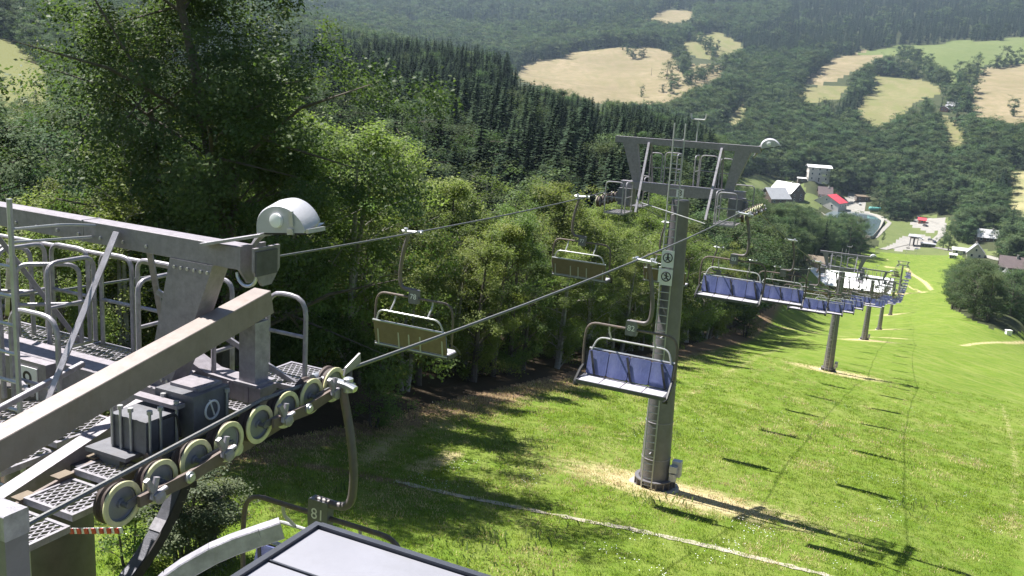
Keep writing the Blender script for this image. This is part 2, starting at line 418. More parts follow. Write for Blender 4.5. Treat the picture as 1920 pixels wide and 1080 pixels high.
# grounds by outline in the photograph, then fixed in plan
SLOPE = [(-400, 1500), (-300, 1000), (200, 900), (420, 845), (640, 800), (740, 778), (900, 735), (1100, 690), (1290, 648), (1400, 608), (1440, 580), (1500, 520), (1560, 480), (1650, 462), (1690, 450), (1760, 462),
         (1800, 474), (1815, 500), (1775, 560), (1785, 580), (1850, 612), (1890, 625), (1930, 618), (2200, 640), (2500, 1500)]
FIELDS = [
 ('hay_field', [(948, 142), (1000, 117), (1080, 98), (1160, 84), (1215, 90), (1275, 100), (1290, 120), (1365, 122), (1345, 150), (1300, 168), (1262, 190), (1180, 198), (1120, 192), (1060, 175), (990, 155)], 'hay', 'dry'),
 ('hay_field', [(1212, 38), (1240, 20), (1292, 17), (1302, 32), (1262, 48)], 'hay', 'dry'),
 ('hay_field', [(1275, 98), (1300, 62), (1345, 58), (1400, 95), (1330, 112)], 'hay', 'olive'),
 ('hay_field', [(1500, 150), (1560, 112), (1625, 95), (1660, 104), (1600, 137), (1530, 160)], 'hay', 'dry'),
 ('hay_field', [(1485, 172), (1598, 155), (1570, 188), (1515, 194)], 'hay', 'olive'),
 ('grass_field', [(1608, 102), (1650, 90), (1780, 78), (1940, 70), (2100, 90), (1940, 118), (1850, 124), (1825, 158), (1760, 160), (1735, 130), (1690, 106)], 'green', 'green'),
 ('hay_field', [(1640, 140), (1745, 154), (1775, 170), (1720, 192), (1690, 216), (1642, 242), (1605, 212)], 'hay', 'olive'),
 ('stubble_field', [(1840, 130), (1930, 118), (2050, 140), (2050, 235), (1880, 232), (1838, 222), (1815, 195)], 'hay', 'dry'),
 ('hay_field', [(1760, 212), (1792, 232), (1815, 245), (1805, 272), (1778, 278)], 'hay', 'olive'),
 ('hay_field', [(1345, 232), (1395, 193), (1402, 205), (1378, 242)], 'green', 'olive'),
 ('meadow', [(1370, 338), (1420, 328), (1500, 343), (1512, 362), (1440, 356), (1378, 352)], 'green', 'green'),
 ('meadow', [(1495, 365), (1530, 362), (1545, 392), (1500, 392)], 'green', 'green'),
 ('meadow', [(1640, 430), (1660, 408), (1690, 432), (1700, 445), (1650, 460)], 'green', 'green'),
 ('meadow', [(1745, 452), (1760, 440), (1830, 462), (1900, 480), (1800, 474)], 'green', 'green'),
 ('hay_field', [(-200, 40), (0, 66), (60, 105), (98, 152), (104, 212), (40, 224), (-200, 230)], 'hay', 'olive'),
 ('meadow', [(1640, 474), (1650, 440), (1665, 412), (1700, 418), (1722, 404), (1775, 408), (1790, 440), (1800, 476), (1740, 478)], 'green', 'green'),
 ('gravel_yard', [(1662, 464), (1690, 443), (1722, 438), (1748, 444), (1744, 458), (1720, 467), (1680, 471)], 'gravel', None),
 ('gravel_yard', [(1703, 422), (1722, 408), (1770, 412), (1767, 434), (1737, 437)], 'gravel', None),
 ('gravel_yard', [(1570, 392), (1590, 362), (1622, 366), (1620, 394), (1640, 402), (1655, 402), (1600, 398)], 'gravel', None),
 ('hay_field', [(1888, 332), (1930, 322), (1960, 340), (1930, 405), (1893, 400)], 'green', 'olive'),
]
def ground_mat(name, cols, scale, tint=None):
    """patchy turf: three colours of grass, straw where the 'dry' attribute says so"""
    m, n, l = new_mat(name)
    b = n['Principled BSDF']; b.inputs['Roughness'].default_value = 0.95; b.inputs['Specular IOR Level'].default_value = 0.1
    geo = n.new('ShaderNodeNewGeometry')
    def noise(sc, det=6, rough=.6):
        q = n.new('ShaderNodeTexNoise'); q.inputs['Scale'].default_value = sc; q.inputs['Detail'].default_value = det; q.inputs['Roughness'].default_value = rough
        l.new(geo.outputs['Position'], q.inputs['Vector']); return q.outputs[0]
    def ramp(src, a, c):
        q = n.new('ShaderNodeValToRGB'); q.color_ramp.elements[0].position = a; q.color_ramp.elements[1].position = c; l.new(src, q.inputs[0]); return q.outputs[0]
    def mix(f, a, c):
        q = n.new('ShaderNodeMix'); q.data_type = 'RGBA'
        l.new(f, q.inputs[0])
        for i, z in ((6, a), (7, c)):
            if isinstance(z, tuple): q.inputs[i].default_value = (*z, 1)
            else: l.new(z, q.inputs[i])
        return q.outputs[2]
    c = mix(ramp(noise(scale * .09), .35, .65), cols[0], cols[1])
    mp = n.new('ShaderNodeMapping'); mp.inputs['Rotation'].default_value = (0, 0, AZ); mp.inputs['Scale'].default_value = (.9 * scale, .10 * scale, .1)
    l.new(geo.outputs['Position'], mp.inputs['Vector'])
    ns = n.new('ShaderNodeTexNoise'); ns.inputs['Scale'].default_value = 1.0; ns.inputs['Detail'].default_value = 5; l.new(mp.outputs[0], ns.inputs['Vector'])
    c = mix(ramp(ns.outputs[0], .48, .85), c, tuple(.75 * p + .25 * q for p, q in zip(cols[2], cols[3])))
    c = mix(ramp(noise(scale * .5, 8, .75), .42, .68), c, cols[2])
    c = mix(ramp(noise(scale * 3.5, 4, .8), .5, .75), c, tuple(k * .72 for k in cols[1]))
    at_ = n.new('ShaderNodeAttribute'); at_.attribute_name = 'dry'
    mm = n.new('ShaderNodeMath'); mm.operation = 'MULTIPLY_ADD'
    mm.inputs[1].default_value = 1.1; mm.inputs[2].default_value = -.55
    l.new(noise(scale * 1.6, 8, .8), mm.inputs[0])
    ad = n.new('ShaderNodeMath'); ad.operation = 'ADD'; l.new(at_.outputs['Fac'], ad.inputs[0]); l.new(mm.outputs[0], ad.inputs[1])
    c = mix(ramp(ad.outputs[0], .42, .72), c, cols[3])
    a2 = n.new('ShaderNodeAttribute'); a2.attribute_name = 'litter'
    ad2 = n.new('ShaderNodeMath'); ad2.operation = 'ADD'; l.new(a2.outputs['Fac'], ad2.inputs[0]); l.new(mm.outputs[0], ad2.inputs[1])
    c = mix(ramp(ad2.outputs[0], .4, .7), c, cols[4])
    l.new(c, b.inputs['Base Color'])
    bp = n.new('ShaderNodeBump'); bp.inputs['Strength'].default_value = .8; bp.inputs['Distance'].default_value = .12
    l.new(noise(scale * 4, 5, .8), bp.inputs['Height']); l.new(bp.outputs[0], b.inputs['Normal'])
    return m
ground_mat('turf', ((.128, .198, .024), (.095, .160, .018), (.182, .222, .046), (.46, .38, .21), (.20, .135, .085)), 1.0)
ground_mat('green', ((.115, .145, .050), (.135, .160, .060), (.100, .130, .042), (.30, .27, .14), (.20, .16, .10)), .15)
ground_mat('hay', ((.195, .158, .092), (.280, .225, .140), (.165, .148, .070), (.150, .155, .060), (.20, .16, .10)), .12)
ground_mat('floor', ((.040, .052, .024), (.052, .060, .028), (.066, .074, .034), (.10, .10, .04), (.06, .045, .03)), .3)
_az = np.r_[np.arange(-180, -38, 4.0), np.arange(-38, -33.01, .8), np.arange(-32.8, 33.01, .15), np.arange(33.8, 38, .8), np.arange(38, 179.9, 4.0)]
_lr = np.r_[np.arange(math.log(.6), math.log(12), .12), np.arange(math.log(12), math.log(5600), .016)]
_aa, _ll = np.meshgrid(np.radians(_az), _lr)
TX = (np.exp(_ll) * np.sin(_aa)).ravel(); TY = (np.exp(_ll) * np.cos(_aa)).ravel()
TZ = height(TX, TY)
_na, _nr = len(_az), len(_lr)
_ii, _jj = np.meshgrid(np.arange(_nr - 1), np.arange(_na), indexing='ij')
_i0 = (_ii * _na + _jj).ravel(); _i1 = (_ii * _na + (_jj + 1) % _na).ravel()
QUADS = np.c_[_i0, _i1, _i1 + _na, _i0 + _na]
_P = np.c_[TX, TY, TZ]
_fc = _P[QUADS].mean(1)
_fx, _fy, _fz = project(_fc)
def region_of(px, py, pz, x, y):
    """0 wood floor, 1 ski slope, 2.. fields"""
    reg = np.zeros(len(px), int)
    fr_ = np.clip((np.hypot(x, y) - 500) / 400, 0, 1)
    qx = px + fr_ * (4 * np.sin(x * .05 + y * .021) + 3 * np.sin(x * .13 - y * .09)); qy = py + fr_ * (1.6 * np.sin(x * .06 + 1) + 1.5 * np.sin(x * .021 + y * .03))
    reg[inpoly(px, py, SLOPE) & (pz > 2)] = 1
    s, t = st(x, y)
    r = np.hypot(x, y)
    reg[((pz <= 2) | (r < 22)) & (t > -15) & (r < 400)] = 1
    for i, f in enumerate(FIELDS):
        reg[inpoly(qx, qy, f[1]) & (pz > 100)] = i + 2
    return reg
_reg = region_of(_fx, _fy, _fz, _fc[:, 0], _fc[:, 1])
# worn and dry ground
_vx, _vy, _vz = project(_P)
_s, _t = st(TX, TY)
DRY = .10 + .16 * np.clip(np.sin(TX * .11 + 2 * np.sin(TY * .05)) * np.sin(TY * .09 + TX * .03) + .5 * np.sin(TX * .31 + TY * .23), 0, 1); LIT = np.zeros(len(TX))
TOW_S = (-25, 0, 71, 143, 216, 307, 388)
for q in TOW_S[1:]:
    w = 2.0 + (0.8 if q == 0 else 1.2)
    d = np.hypot((_s - q) / (1.0 if q == 0 else 1.6), (_t - .9) / 2.4)
    DRY = np.maximum(DRY, .85 * np.exp(-(d / w) ** 2))
_edge = np.interp(_s, [-40, 0, 71, 150, 300], [-12.2, -12.2, -14.5, -20, -36])
LIT = np.maximum(LIT, np.clip((_edge + 4.2 - _t) / 3.0, 0, 1) * .75 * (_s < 330) * (_t > _edge - 12))
DRY = np.maximum(DRY, np.clip((_edge + 5.5 - _t) / 3.5, 0, 1) * .45 * (_s < 330))
TRACKS = [([(1960, 662), (1800, 648), (1640, 632), (1520, 622), (1400, 600)], 1.2, .75), ([(1960, 668), (1850, 665), (1700, 660), (1560, 640)], .9, .45),
          ([(1130, 840), (1250, 765), (1380, 690), (1480, 640), (1560, 612)], 1.1, .48), ([(1180, 850), (1300, 770), (1420, 700), (1520, 645)], .8, .42),
          ([(1660, 500), (1700, 503), (1735, 530), (1748, 545), (1700, 552), (1650, 556)], 1.6, .75), ([(1640, 512), (1700, 515), (1720, 520)], 1.2, .7), ([(1650, 530), (1700, 535), (1728, 548)], 1.2, .7),
          ([(1640, 480), (1690, 492)], 1.2, .7), ([(1740, 480), (1752, 510), (1748, 545)], 2.2, .35), ([(1690, 600), (1780, 588), (1850, 605)], 3.5, .3), ([(1700, 600), (1790, 602), (1900, 612)], 2.0, .3),
          ([(1880, 760), (1905, 860), (1900, 1000)], .5, .5), ([(1480, 800), (1560, 770), (1700, 745)], .7, .42), ([(690, 860), (760, 800), (850, 800)], .9, .6), ([(780, 880), (850, 850)], .7, .7), ([(1040, 690), (1110, 705)], 1.2, .8),
          ([(740, 740), (760, 790)], .8, .8), ([(1300, 655), (1400, 625)], 1.2, .6)]
LTRACKS = [([(380, 852), (520, 866), (640, 884), (760, 908)], .55, .8), ([(300, 880), (420, 885), (560, 900)], .6, .5)]
for pl, w, a in LTRACKS:
    g = [ground(*p) for p in pl]
    for p, q in zip(g[:-1], g[1:]):
        d = segdist(TX, TY, p[:2], q[:2]); LIT = np.maximum(LIT, a * np.exp(-(d / w) ** 2))
for pl, w, a in TRACKS:
    g = [ground(*p) for p in pl]
    for p, q in zip(g[:-1], g[1:]):
        d = segdist(TX, TY, p[:2], q[:2]); DRY = np.maximum(DRY, a * np.exp(-(d / w) ** 2))
def terrain_part(name, sel, mat, dryadd=0.0):
    f = QUADS[sel]; us, inv = np.unique(f, return_inverse=True)
    me = bpy.data.meshes.new(name); inv = inv.reshape(f.shape)
    me.vertices.add(len(us)); me.vertices.foreach_set('co', _P[us].astype('f').ravel())
    me.loops.add(inv.size); me.loops.foreach_set('vertex_index', inv[:, ::-1].ravel().astype('i'))
    me.polygons.add(len(f)); me.polygons.foreach_set('loop_start', np.arange(0, inv.size, 4, dtype='i'))
    me.polygons.foreach_set('use_smooth', np.ones(len(f), bool))
    me.update(); me.validate()
    for nm, arr in (('dry', DRY), ('litter', LIT)):
        at_ = me.attributes.new(nm, 'FLOAT', 'POINT'); at_.data.foreach_set('value', np.clip(arr[us] + (dryadd if nm == 'dry' else 0), 0, 1).astype('f'))
    me.materials.append(MATS[mat]); return tag(link(name, me), kind='structure')
terrain_part('forest_floor', _reg == 0, 'floor')
terrain_part('ski_slope', _reg == 1, 'turf')
for _i, (_nm, _pl, _mt, _dr) in enumerate(FIELDS):
    if (_reg == _i + 2).any(): terrain_part(_nm, _reg == _i + 2, _mt, {'olive': .5, None: 0}.get(_dr, 0.0))
# ------------------------------------------------------------------ the chairlift
ROT = -AZ
HG = 2.5                                                     # half the distance between the two ropes
def line_pt(s, t=0.0, z=0.0): return T8P + U * s + V * t + Zv * z
ROPE_Z = {}
TOWERS = []                                                  # (s, t offset, rope level)
for s_, rz in ((-25, -3.0), (0, -3.42)): TOWERS.append([s_, -0.1 if s_ < 0 else -0.3, rz])
for s_ in TOW_S[2:]:
    p = line_pt(s_); TOWERS.append([s_, 0.0, height(p[0], p[1])[0] + 11.2])
TOWERS[-1][2] += 1.0
def rope_point(s, side):
    ss = [q[0] for q in TOWERS] + [606.0]; zs = [q[2] for q in TOWERS] + [-83.2 + 5.0]
    if s < -25: return line_pt(s, side * HG - .1, -3.0 + 0.085 * (s + 25))
    i = int(np.clip(np.searchsorted(ss, s) - 1, 0, len(ss) - 2))
    k = (s - ss[i]) / (ss[i + 1] - ss[i]); L = ss[i + 1] - ss[i]
    ts_ = [q[1] for q in TOWERS] + [0.0]; toff = ts_[i] + (ts_[i + 1] - ts_[i]) * k
    return line_pt(s, side * HG + toff, zs[i] + (zs[i + 1] - zs[i]) * k - 4 * k * (1 - k) * L * L * (0.00022 if i else 0.0003))
def hoop(mb, p0, p1, z0, z1, r=.022, mid=(.5,), rad=.14, n=8):
    p0 = np.asarray(p0, float); p1 = np.asarray(p1, float)
    A0, A1 = [*p0, z0], [*p0, z1]; B1, B0 = [*p1, z1], [*p1, z0]
    mb.tube(rounded([A0, A1, B1, B0], rad), r, n)
    for m in mid:
        zm = z0 + (z1 - z0) * m; mb.tube([[*p0, zm], [*p1, zm]], r * .85, n)
def grating(parent, x0, x1, y0, y1, z, sp=.07, zy=0.0, bar=.012):
    """expanded-metal deck in an angle frame"""
    f = MB(); w = .03
    f.bb(x0, x1, y0, y0 + w, z - .05, z + .006); f.bb(x0, x1, y1 - w, y1, z - .05, z + .006)
    f.bb(x0, x0 + w, y0 + w, y1 - w, z - .05, z + .005); f.bb(x1 - w, x1, y0 + w, y1 - w, z - .05, z + .005)
    o = f.build('grating_frame', 'galv', parent)
    g = MB(); X0, X1, Y0, Y1 = x0 + w, x1 - w, y0 + w, y1 - w; L = Y1 - Y0
    for dr in (1, -1):
        k = X0 - L * .55
        while k < X1 + L * .55:
            a = (k, Y0); b = (k + dr * L * .55, Y1)
            # clip to the panel
            pts = []
            t0, t1 = 0.0, 1.0
            dx = b[0] - a[0]
            for lim, sg in ((X0, 1), (X1, -1)):
                if dx * sg > 0: t0 = max(t0, (lim - a[0]) / dx)
                else: t1 = min(t1, (lim - a[0]) / dx)
            if t1 - t0 > .02:
                p = (a[0] + dx * t0, Y0 + L * t0, z - .008 - (.004 if dr < 0 else 0)); q = (a[0] + dx * t1, Y0 + L * t1, z - .008 - (.004 if dr < 0 else 0))
                g.beam(p, q, bar, .01)
            k += sp
    m = g.build('mesh_deck', 'galv', o)
    return o
def sheave_meshes(r, n):
    a = MB(); a.lathe((-.055, 0, 0), (1, 0, 0), ((0, r * .80), (0, r), (.028, r), (.045, r * .90), (.066, r * .90), (.082, r), (.104, r), (.104, r * .80)), n, cap=False)
    ty = a.mesh('tyre', 'brown_tyre', True)
    a = MB(); a.lathe((.047, 0, 0), (1, 0, 0), ((0, r * 1.0), (.012, r * 1.02), (.018, r * 1.0), (.018, r * .78), (.004, r * .77)), n, cap=False)
    ring = a.mesh('rim_ring', 'yellow_ring', True)
    a = MB(); a.lathe((-.03, 0, 0), (1, 0, 0), ((0, r * .82), (.072, r * .82), (.072, r * .74), (.064, r * .70), (.064, r * .22), (.084, r * .2), (.086, r * .1)), n)
    return ty, ring, a.mesh('disc', 'sheave_disc', True)
def train(parent, x, ys, zf, r, sm, plate='brown_plate', out=1, full=True):
    """row of sheaves with its balance beams; out = +1 when the rope's outer side is +x"""
    c = [(y, zf(y)) for y in ys]
    for y, z in c:
        s = link('sheave', sm[0], parent, (x, y, z)); s.scale = (out, 1, 1)
        if full:
            link('rim_ring', sm[1], s); link('disc', sm[2], s)
    for i in range(0, len(c), 2):
        (y0, z0), (y1, z1) = c[i], c[i + 1]
        b = MB()
        for q in (-.105, .105):
            b.beam((x + q, y0, z0), (x + q, y1, z1), .016, r * .36)
        b.tube([(x - .13, y0, z0), (x + .12, y0, z0)], .022, 8); b.tube([(x - .13, y1, z1), (x + .12, y1, z1)], .022, 8)
        b.build('pair_link', 'box_grey', parent)
    for i in range(0, len(c), 4):
        q = c[i:i + 4]; m0 = ((q[0][0] + q[1][0]) / 2, (q[0][1] + q[1][1]) / 2); m1 = ((q[2][0] + q[3][0]) / 2, (q[2][1] + q[3][1]) / 2)
        b = MB(); X = x + out * .135; h0 = r * .42
        mm = ((m0[0] + m1[0]) / 2, (m0[1] + m1[1]) / 2)
        e0, e1 = m0[0] - .12, m1[0] + .12
        b.prism([(X, e0, m0[1] + h0 * .5), (X, mm[0], mm[1] + h0 * .15), (X, e1, m1[1] + h0 * .5), (X, e1, m1[1] - h0 * .7), (X, mm[0], mm[1] - h0 * 1.35), (X, e0, m0[1] - h0 * .7)], (out * .03, 0, 0))
        pl = b.build('balance_beam', plate, parent)
        d = MB()
        d.lathe((X + out * .03, mm[0], mm[1] - h0 * .4), (out, 0, 0), ((0, .05), (.02, .05), (.024, .035), (.04, .032)), 14)
        d.build('pivot_pin', 'bare_steel', pl, True)
        if full:
            for m in (m0, m1):                                # rope catchers between the sheaves of a pair
                k = MB()
                k.beam((X + out * .05, m[0] - .02, m[1] - .02), (X + out * .05, m[0] + .03, m[1] + r * .85), .05, .035, up=(out, 0, 0), b=.008)
                k.prism([(X + out * .03, m[0] - .03, m[1] + r * .2), (X + out * .03, m[0] - .09, m[1] + r * .85), (X + out * .03, m[0] - .05, m[1] + r * .95), (X + out * .03, m[0] + .01, m[1] + r * .35)], (out * .035, 0, 0))
                k.lathe((X + out * .02, m[0] + .04, m[1] - .02), (out, 0, 0), ((0, .05), (.06, .055), (.075, .03)), 12)
                k.beam((X + out * .06, m[0] - .02, m[1] + .01), (X + out * .08, m[0] + .10, m[1] + .05), .045, .025, b=.006)
                k.build('rope_catcher', 'galv', parent, True)
def floodlight(parent, o, tilt=0.0, name='floodlight'):
    """white dome lamp with a flat end plate towards uphill, lens facing down the slope"""
    e = link(name, None, parent, o); e.empty_display_size = .1; e.rotation_euler = (0, tilt, 0)
    pr = [(-.30, -.09), (-.29, .03), (-.22, .12), (-.10, .175), (.04, .18), (.17, .13), (.27, .04), (.32, -.06), (.30, -.09)]
    pr = [tuple(q[:2]) for q in rounded([(p[0], p[1], 0) for p in pr], .06, 3)]
    m = MB(); n = len(pr); ys = (-.17, -.14, .06, .15, .22); sc = (.94, 1.0, 1.02, .94, .72)
    for y, k in zip(ys, sc): m.v.extend([(p[0] * k - (y + .17) * .18, y, p[1] * k + (y + .17) * .18) for p in pr])
    for i in range(len(ys) - 1): m.f.extend([(i * n + j, i * n + (j + 1) % n, (i + 1) * n + (j + 1) % n, (i + 1) * n + j) for j in range(n)])
    m.f += [tuple(range(n)), tuple((len(ys) - 1) * n + j for j in range(n))]; m.m = [0] * len(m.f)
    h = m.build('housing', 'lamp_white', e, True)
    k = MB(); k.lathe((-.02, -.165, .035), (0, -1, 0), ((0, .07), (.035, .068), (.04, .055)), 18); k.build('cap', 'white_paint', e, True)
    k = MB(); k.bb(.14, .18, -.19, -.168, -.02, .12); k.bb(.10, .17, -.19, -.168, -.10, -.045); k.bb(.30, .33, -.16, .1, -.09, -.05); k.build('clip', 'bare_steel', e)
    k = MB(); k.prism([(p[0] * .9, -.10, -.095) for p in ((-.28, 0), (.30, 0))] + [(.22, .24, -.03), (-.26, .24, -.03)], (0, 0, -.015)); k.build('lens', 'window_glass', e)
    k = MB(); k.tube(rounded([(-.25, .02, -.06), (-.40, .02, -.14), (-.62, .02, -.34)], .1), .028, 8); k.tube(rounded([(-.27, .12, .06), (-.40, .14, .02), (-.48, .1, -.12), (-.60, .08, -.28)], .08), .02, 6)
    k.build('bracket', 'galv', e, True)
    return e
def ladder(parent, x, y, z0, z1, mat='pale_tube', step=.28, w=.19):
    m = MB()
    for s in (-w, w): m.tube([(x + s, y, z0), (x + s, y, z1)], .027, 6)
    z = z0 + .1
    while z < z1 - .5:
        m.tube([(x - w, y, z), (x + w, y, z)], .018, 5); z += step
    return m.build('ladder', mat, parent)
def mast(parent, x, zb, zt, r0, r1, mat='mast_grey', bands=(.12, .25, .38)):
    m = MB(); H = zt - zb
    pr = [(0, r0), (H, r1)]
    m.lathe((x, 0, zb), (0, 0, 1), pr, 28); mo = m.build('mast', mat, parent, True)
    b = MB()
    for k in bands:
        r = r0 + (r1 - r0) * k
        b.lathe((x, 0, zb + H * k), (0, 0, 1), ((-.02, r + .001), (-.015, r + .014), (.015, r + .014), (.02, r + .001)), 28, cap=False)
    b.build('weld_band', 'galv_beam', mo, True)
    return mo
def tower(s, toff, rz, label, num=None, detail=2, group=None):
    g = line_pt(s, toff); gz = height(g[0], g[1])[0]
    e = empty('lift_tower', (g[0], g[1], gz), ROT, label, 'lift tower', group)
    if s == 0: e.rotation_euler = (0, RAD(-.75), ROT)
    h = rz - gz
    hd = link('tower_head', None, e, (0, 0, h)); hd.empty_display_size = .2
    mast(e, 0, -.1, h - .05, .56, .31)
    m = MB(); m.lathe((0, 0, -.25), (0, 0, 1), ((0, .95), (.3, .95), (.34, .9)), 20); m.build('footing', 'concrete', e)
    m = MB(); m.lathe((0, 0, .05), (0, 0, 1), ((0, .74), (.06, .74), (.06, .60)), 24, cap=False)
    for k in range(16):
        a = k * math.pi / 8; m.box((.67 * math.cos(a), .67 * math.sin(a), .22), (.06, .012, .16), ((math.cos(a), math.sin(a), 0), (-math.sin(a), math.cos(a), 0), (0, 0, 1)))
    m.lathe((0, 0, .38), (0, 0, 1), ((0, .60), (.0, .73), (.04, .73), (.04, .59)), 24, cap=False)
    m.build('base_flange', 'mast_grey', e)
    ladder(e, -.08, -.72, .2, h + 2.6, step=.28 if detail > 1 else .42)
    k = MB()
    z = 1.5
    while z < h - .5:
        rr = .60 - .27 * z / h; k.beam((-.08, -.70, z), (-.08, -rr + .05, z), .05, .03); z += 2.2
    k.build('ladder_bracket', 'galv', e)
    if detail > 0:
        b = MB(); b.bb(.62, .95, .0, .28, .55, 1.15); b.bb(.58, .86, -.2, .0, .75, 1.0); b.bb(.60, .84, -.2, 0, .42, .7); c = b.build('control_box', 'lamp_white', e)
        b = MB(); b.bb(.70, .80, .05, .12, 0, .55); b.bb(.62, .70, -.12, -.06, -.05, .45); b.build('box_post', 'dark_steel', c)
    head(hd, detail, num)
    return e
HEADM = {}
def hm(key, fn):
    if key not in HEADM: HEADM[key] = fn()
    return HEADM[key]
def head(P, detail, num):
    """crossarm, working beam above it, braces, decks, rails and sheaves; origin at rope level on the axis"""
    m = MB(); tp = .45
    m.prism([(-2.2, -.16, tp), (2.2, -.16, tp), (2.2, -.16, tp - .20), (.6, -.16, tp - .38), (-.6, -.16, tp - .38), (-2.2, -.16, tp - .20)], (0, .32, 0)); m.build('crossarm', 'galv_beam', P)
    m = MB(); m.bb(-2.55, 2.55, -.11, .11, 1.78, 2.0); m.build('working_beam', 'galv_beam', P)
    for s in (-1, 1):
        m = MB(); m.prism([(s * 1.72, -.1, 1.78), (s * 2.25, -.1, 1.78), (s * 1.78, -.1, tp), (s * 1.5, -.1, tp)], (0, .2, 0)); m.build('frame_leg', 'galv_beam', P)
        m = MB(); m.beam((s * 1.28, -.14, 1.85), (s * 1.22, -1.25, -.50), .075, .075); m.build('brace', 'galv', P)
        m = MB(); m.beam((s * 1.28, .14, 1.85), (s * 1.25, .62, .30), .05, .05); m.build('brace', 'galv_beam', P)
    m = MB(); m.tube([(-1.22, -.75, -.20), (1.22, -1.25, -.62)], .018, 6); m.build('tie_rod', 'pale_tube', P)
    for s in (-1, 1):
        xo, xi = s * 2.25, s * 1.55
        for p0, p1, z0, z1 in (((xi, -1.45), (xi, -.75), -.55, .5), ((xo, -1.55), (xi + s * .08, -1.55), -.55, .5), ((xo, 1.35), (xi, 1.35), -.5, .55), ((xi, 1.3), (xi, .6), -.5, .55),
                               ((s * .35, .95), (s * .95, .95), .4, 1.5), ((s * 1.05, .95), (s * 1.5, .95), .4, 1.45), ((s * .32, .25), (s * .32, .88), .4, 1.5)):
            r_ = MB(); hoop(r_, p0, p1, z0, z1); r_.build('handrail', 'galv', P, True)
        if detail > 1:
            grating(P, min(xi, xo), max(xi, xo), -1.6, -.55, -.55, .1, bar=.02); grating(P, min(xi, xo), max(xi, xo), .5, 1.4, -.5, .1, bar=.02)
            grating(P, min(s * .32, s * 1.5), max(s * .32, s * 1.5), .2, .95, .36, .1, bar=.02)
        else:
            d = MB(); d.bb(min(xi, xo), max(xi, xo), -1.6, -.55, -.58, -.55); d.bb(min(xi, xo), max(xi, xo), .5, 1.4, -.53, -.5); d.bb(min(s * .32, s * 1.5), max(s * .32, s * 1.5), .2, .95, .33, .36); d.build('deck', 'galv', P)
        b = MB(); b.bb(min(s * 1.75, s * 2.2), max(s * 1.75, s * 2.2), -.35, .35, -.40, .20); b.bb(min(s * 1.9, s * 2.3), max(s * 1.9, s * 2.3), -.2, .2, -.3, .1); b.build('sheave_mount', 'box_grey', P)
        ys = [-1.05 + .42 * k for k in range(6)] if detail > 1 else [-.84, -.28, .28, .84]
        if len(ys) == 6: ys = [-1.45 + .42 * k for k in range(8)]
        rr = .19
        sm = hm(('sh', detail), lambda: sheave_meshes(rr, 20 if detail > 1 else 12))
        train(P, s * HG, ys, lambda y: -rr - .02 - .02 * y * y * .6, rr, sm, out=s, full=detail > 1)
    if detail > 0:
        a = MB(); a.tube([(.32, .12, 1.7), (.32, .12, 2.72)], .022, 6)
        a.tube(rounded([(.05, .12, 2.95), (.08, .12, 2.75), (.56, .12, 2.75), (.59, .12, 2.95)], .06), .03, 6); a.build('antenna', 'pale_tube', P, True)
        floodlight(P, (2.84, .05, 2.08), RAD(-14))
    if num:
        m = MB(); m.bb(-.30, -.02, -.80, -.79, -.02, .30) if False else m.bb(-.13, .13, -.20, -.185, .05, .35); sg = m.build('number_plate', 'sign_white', P)
        t = link('numeral', text_mesh('numeral', num, .3, 'black'), sg, (0, -.203, .2)); t.rotation_euler = (RAD(90), 0, 0)
# rope
for side, nm in ((1, 'right'), (-1, 'left')):
    m = MB(); ss = list(np.arange(-40, -27, 3)) + list(np.arange(-27, 606, 2.0))
    m.tube([rope_point(s, side) + Zv * .022 for s in ss], .021, 6)
    tag(m.build('haul_rope', 'rope'), 'steel haul rope of the %s carrying the chairs %s' % (('right-hand lane', 'with blue seat fronts') if side > 0 else ('left-hand lane', 'seen from behind')), 'rope')
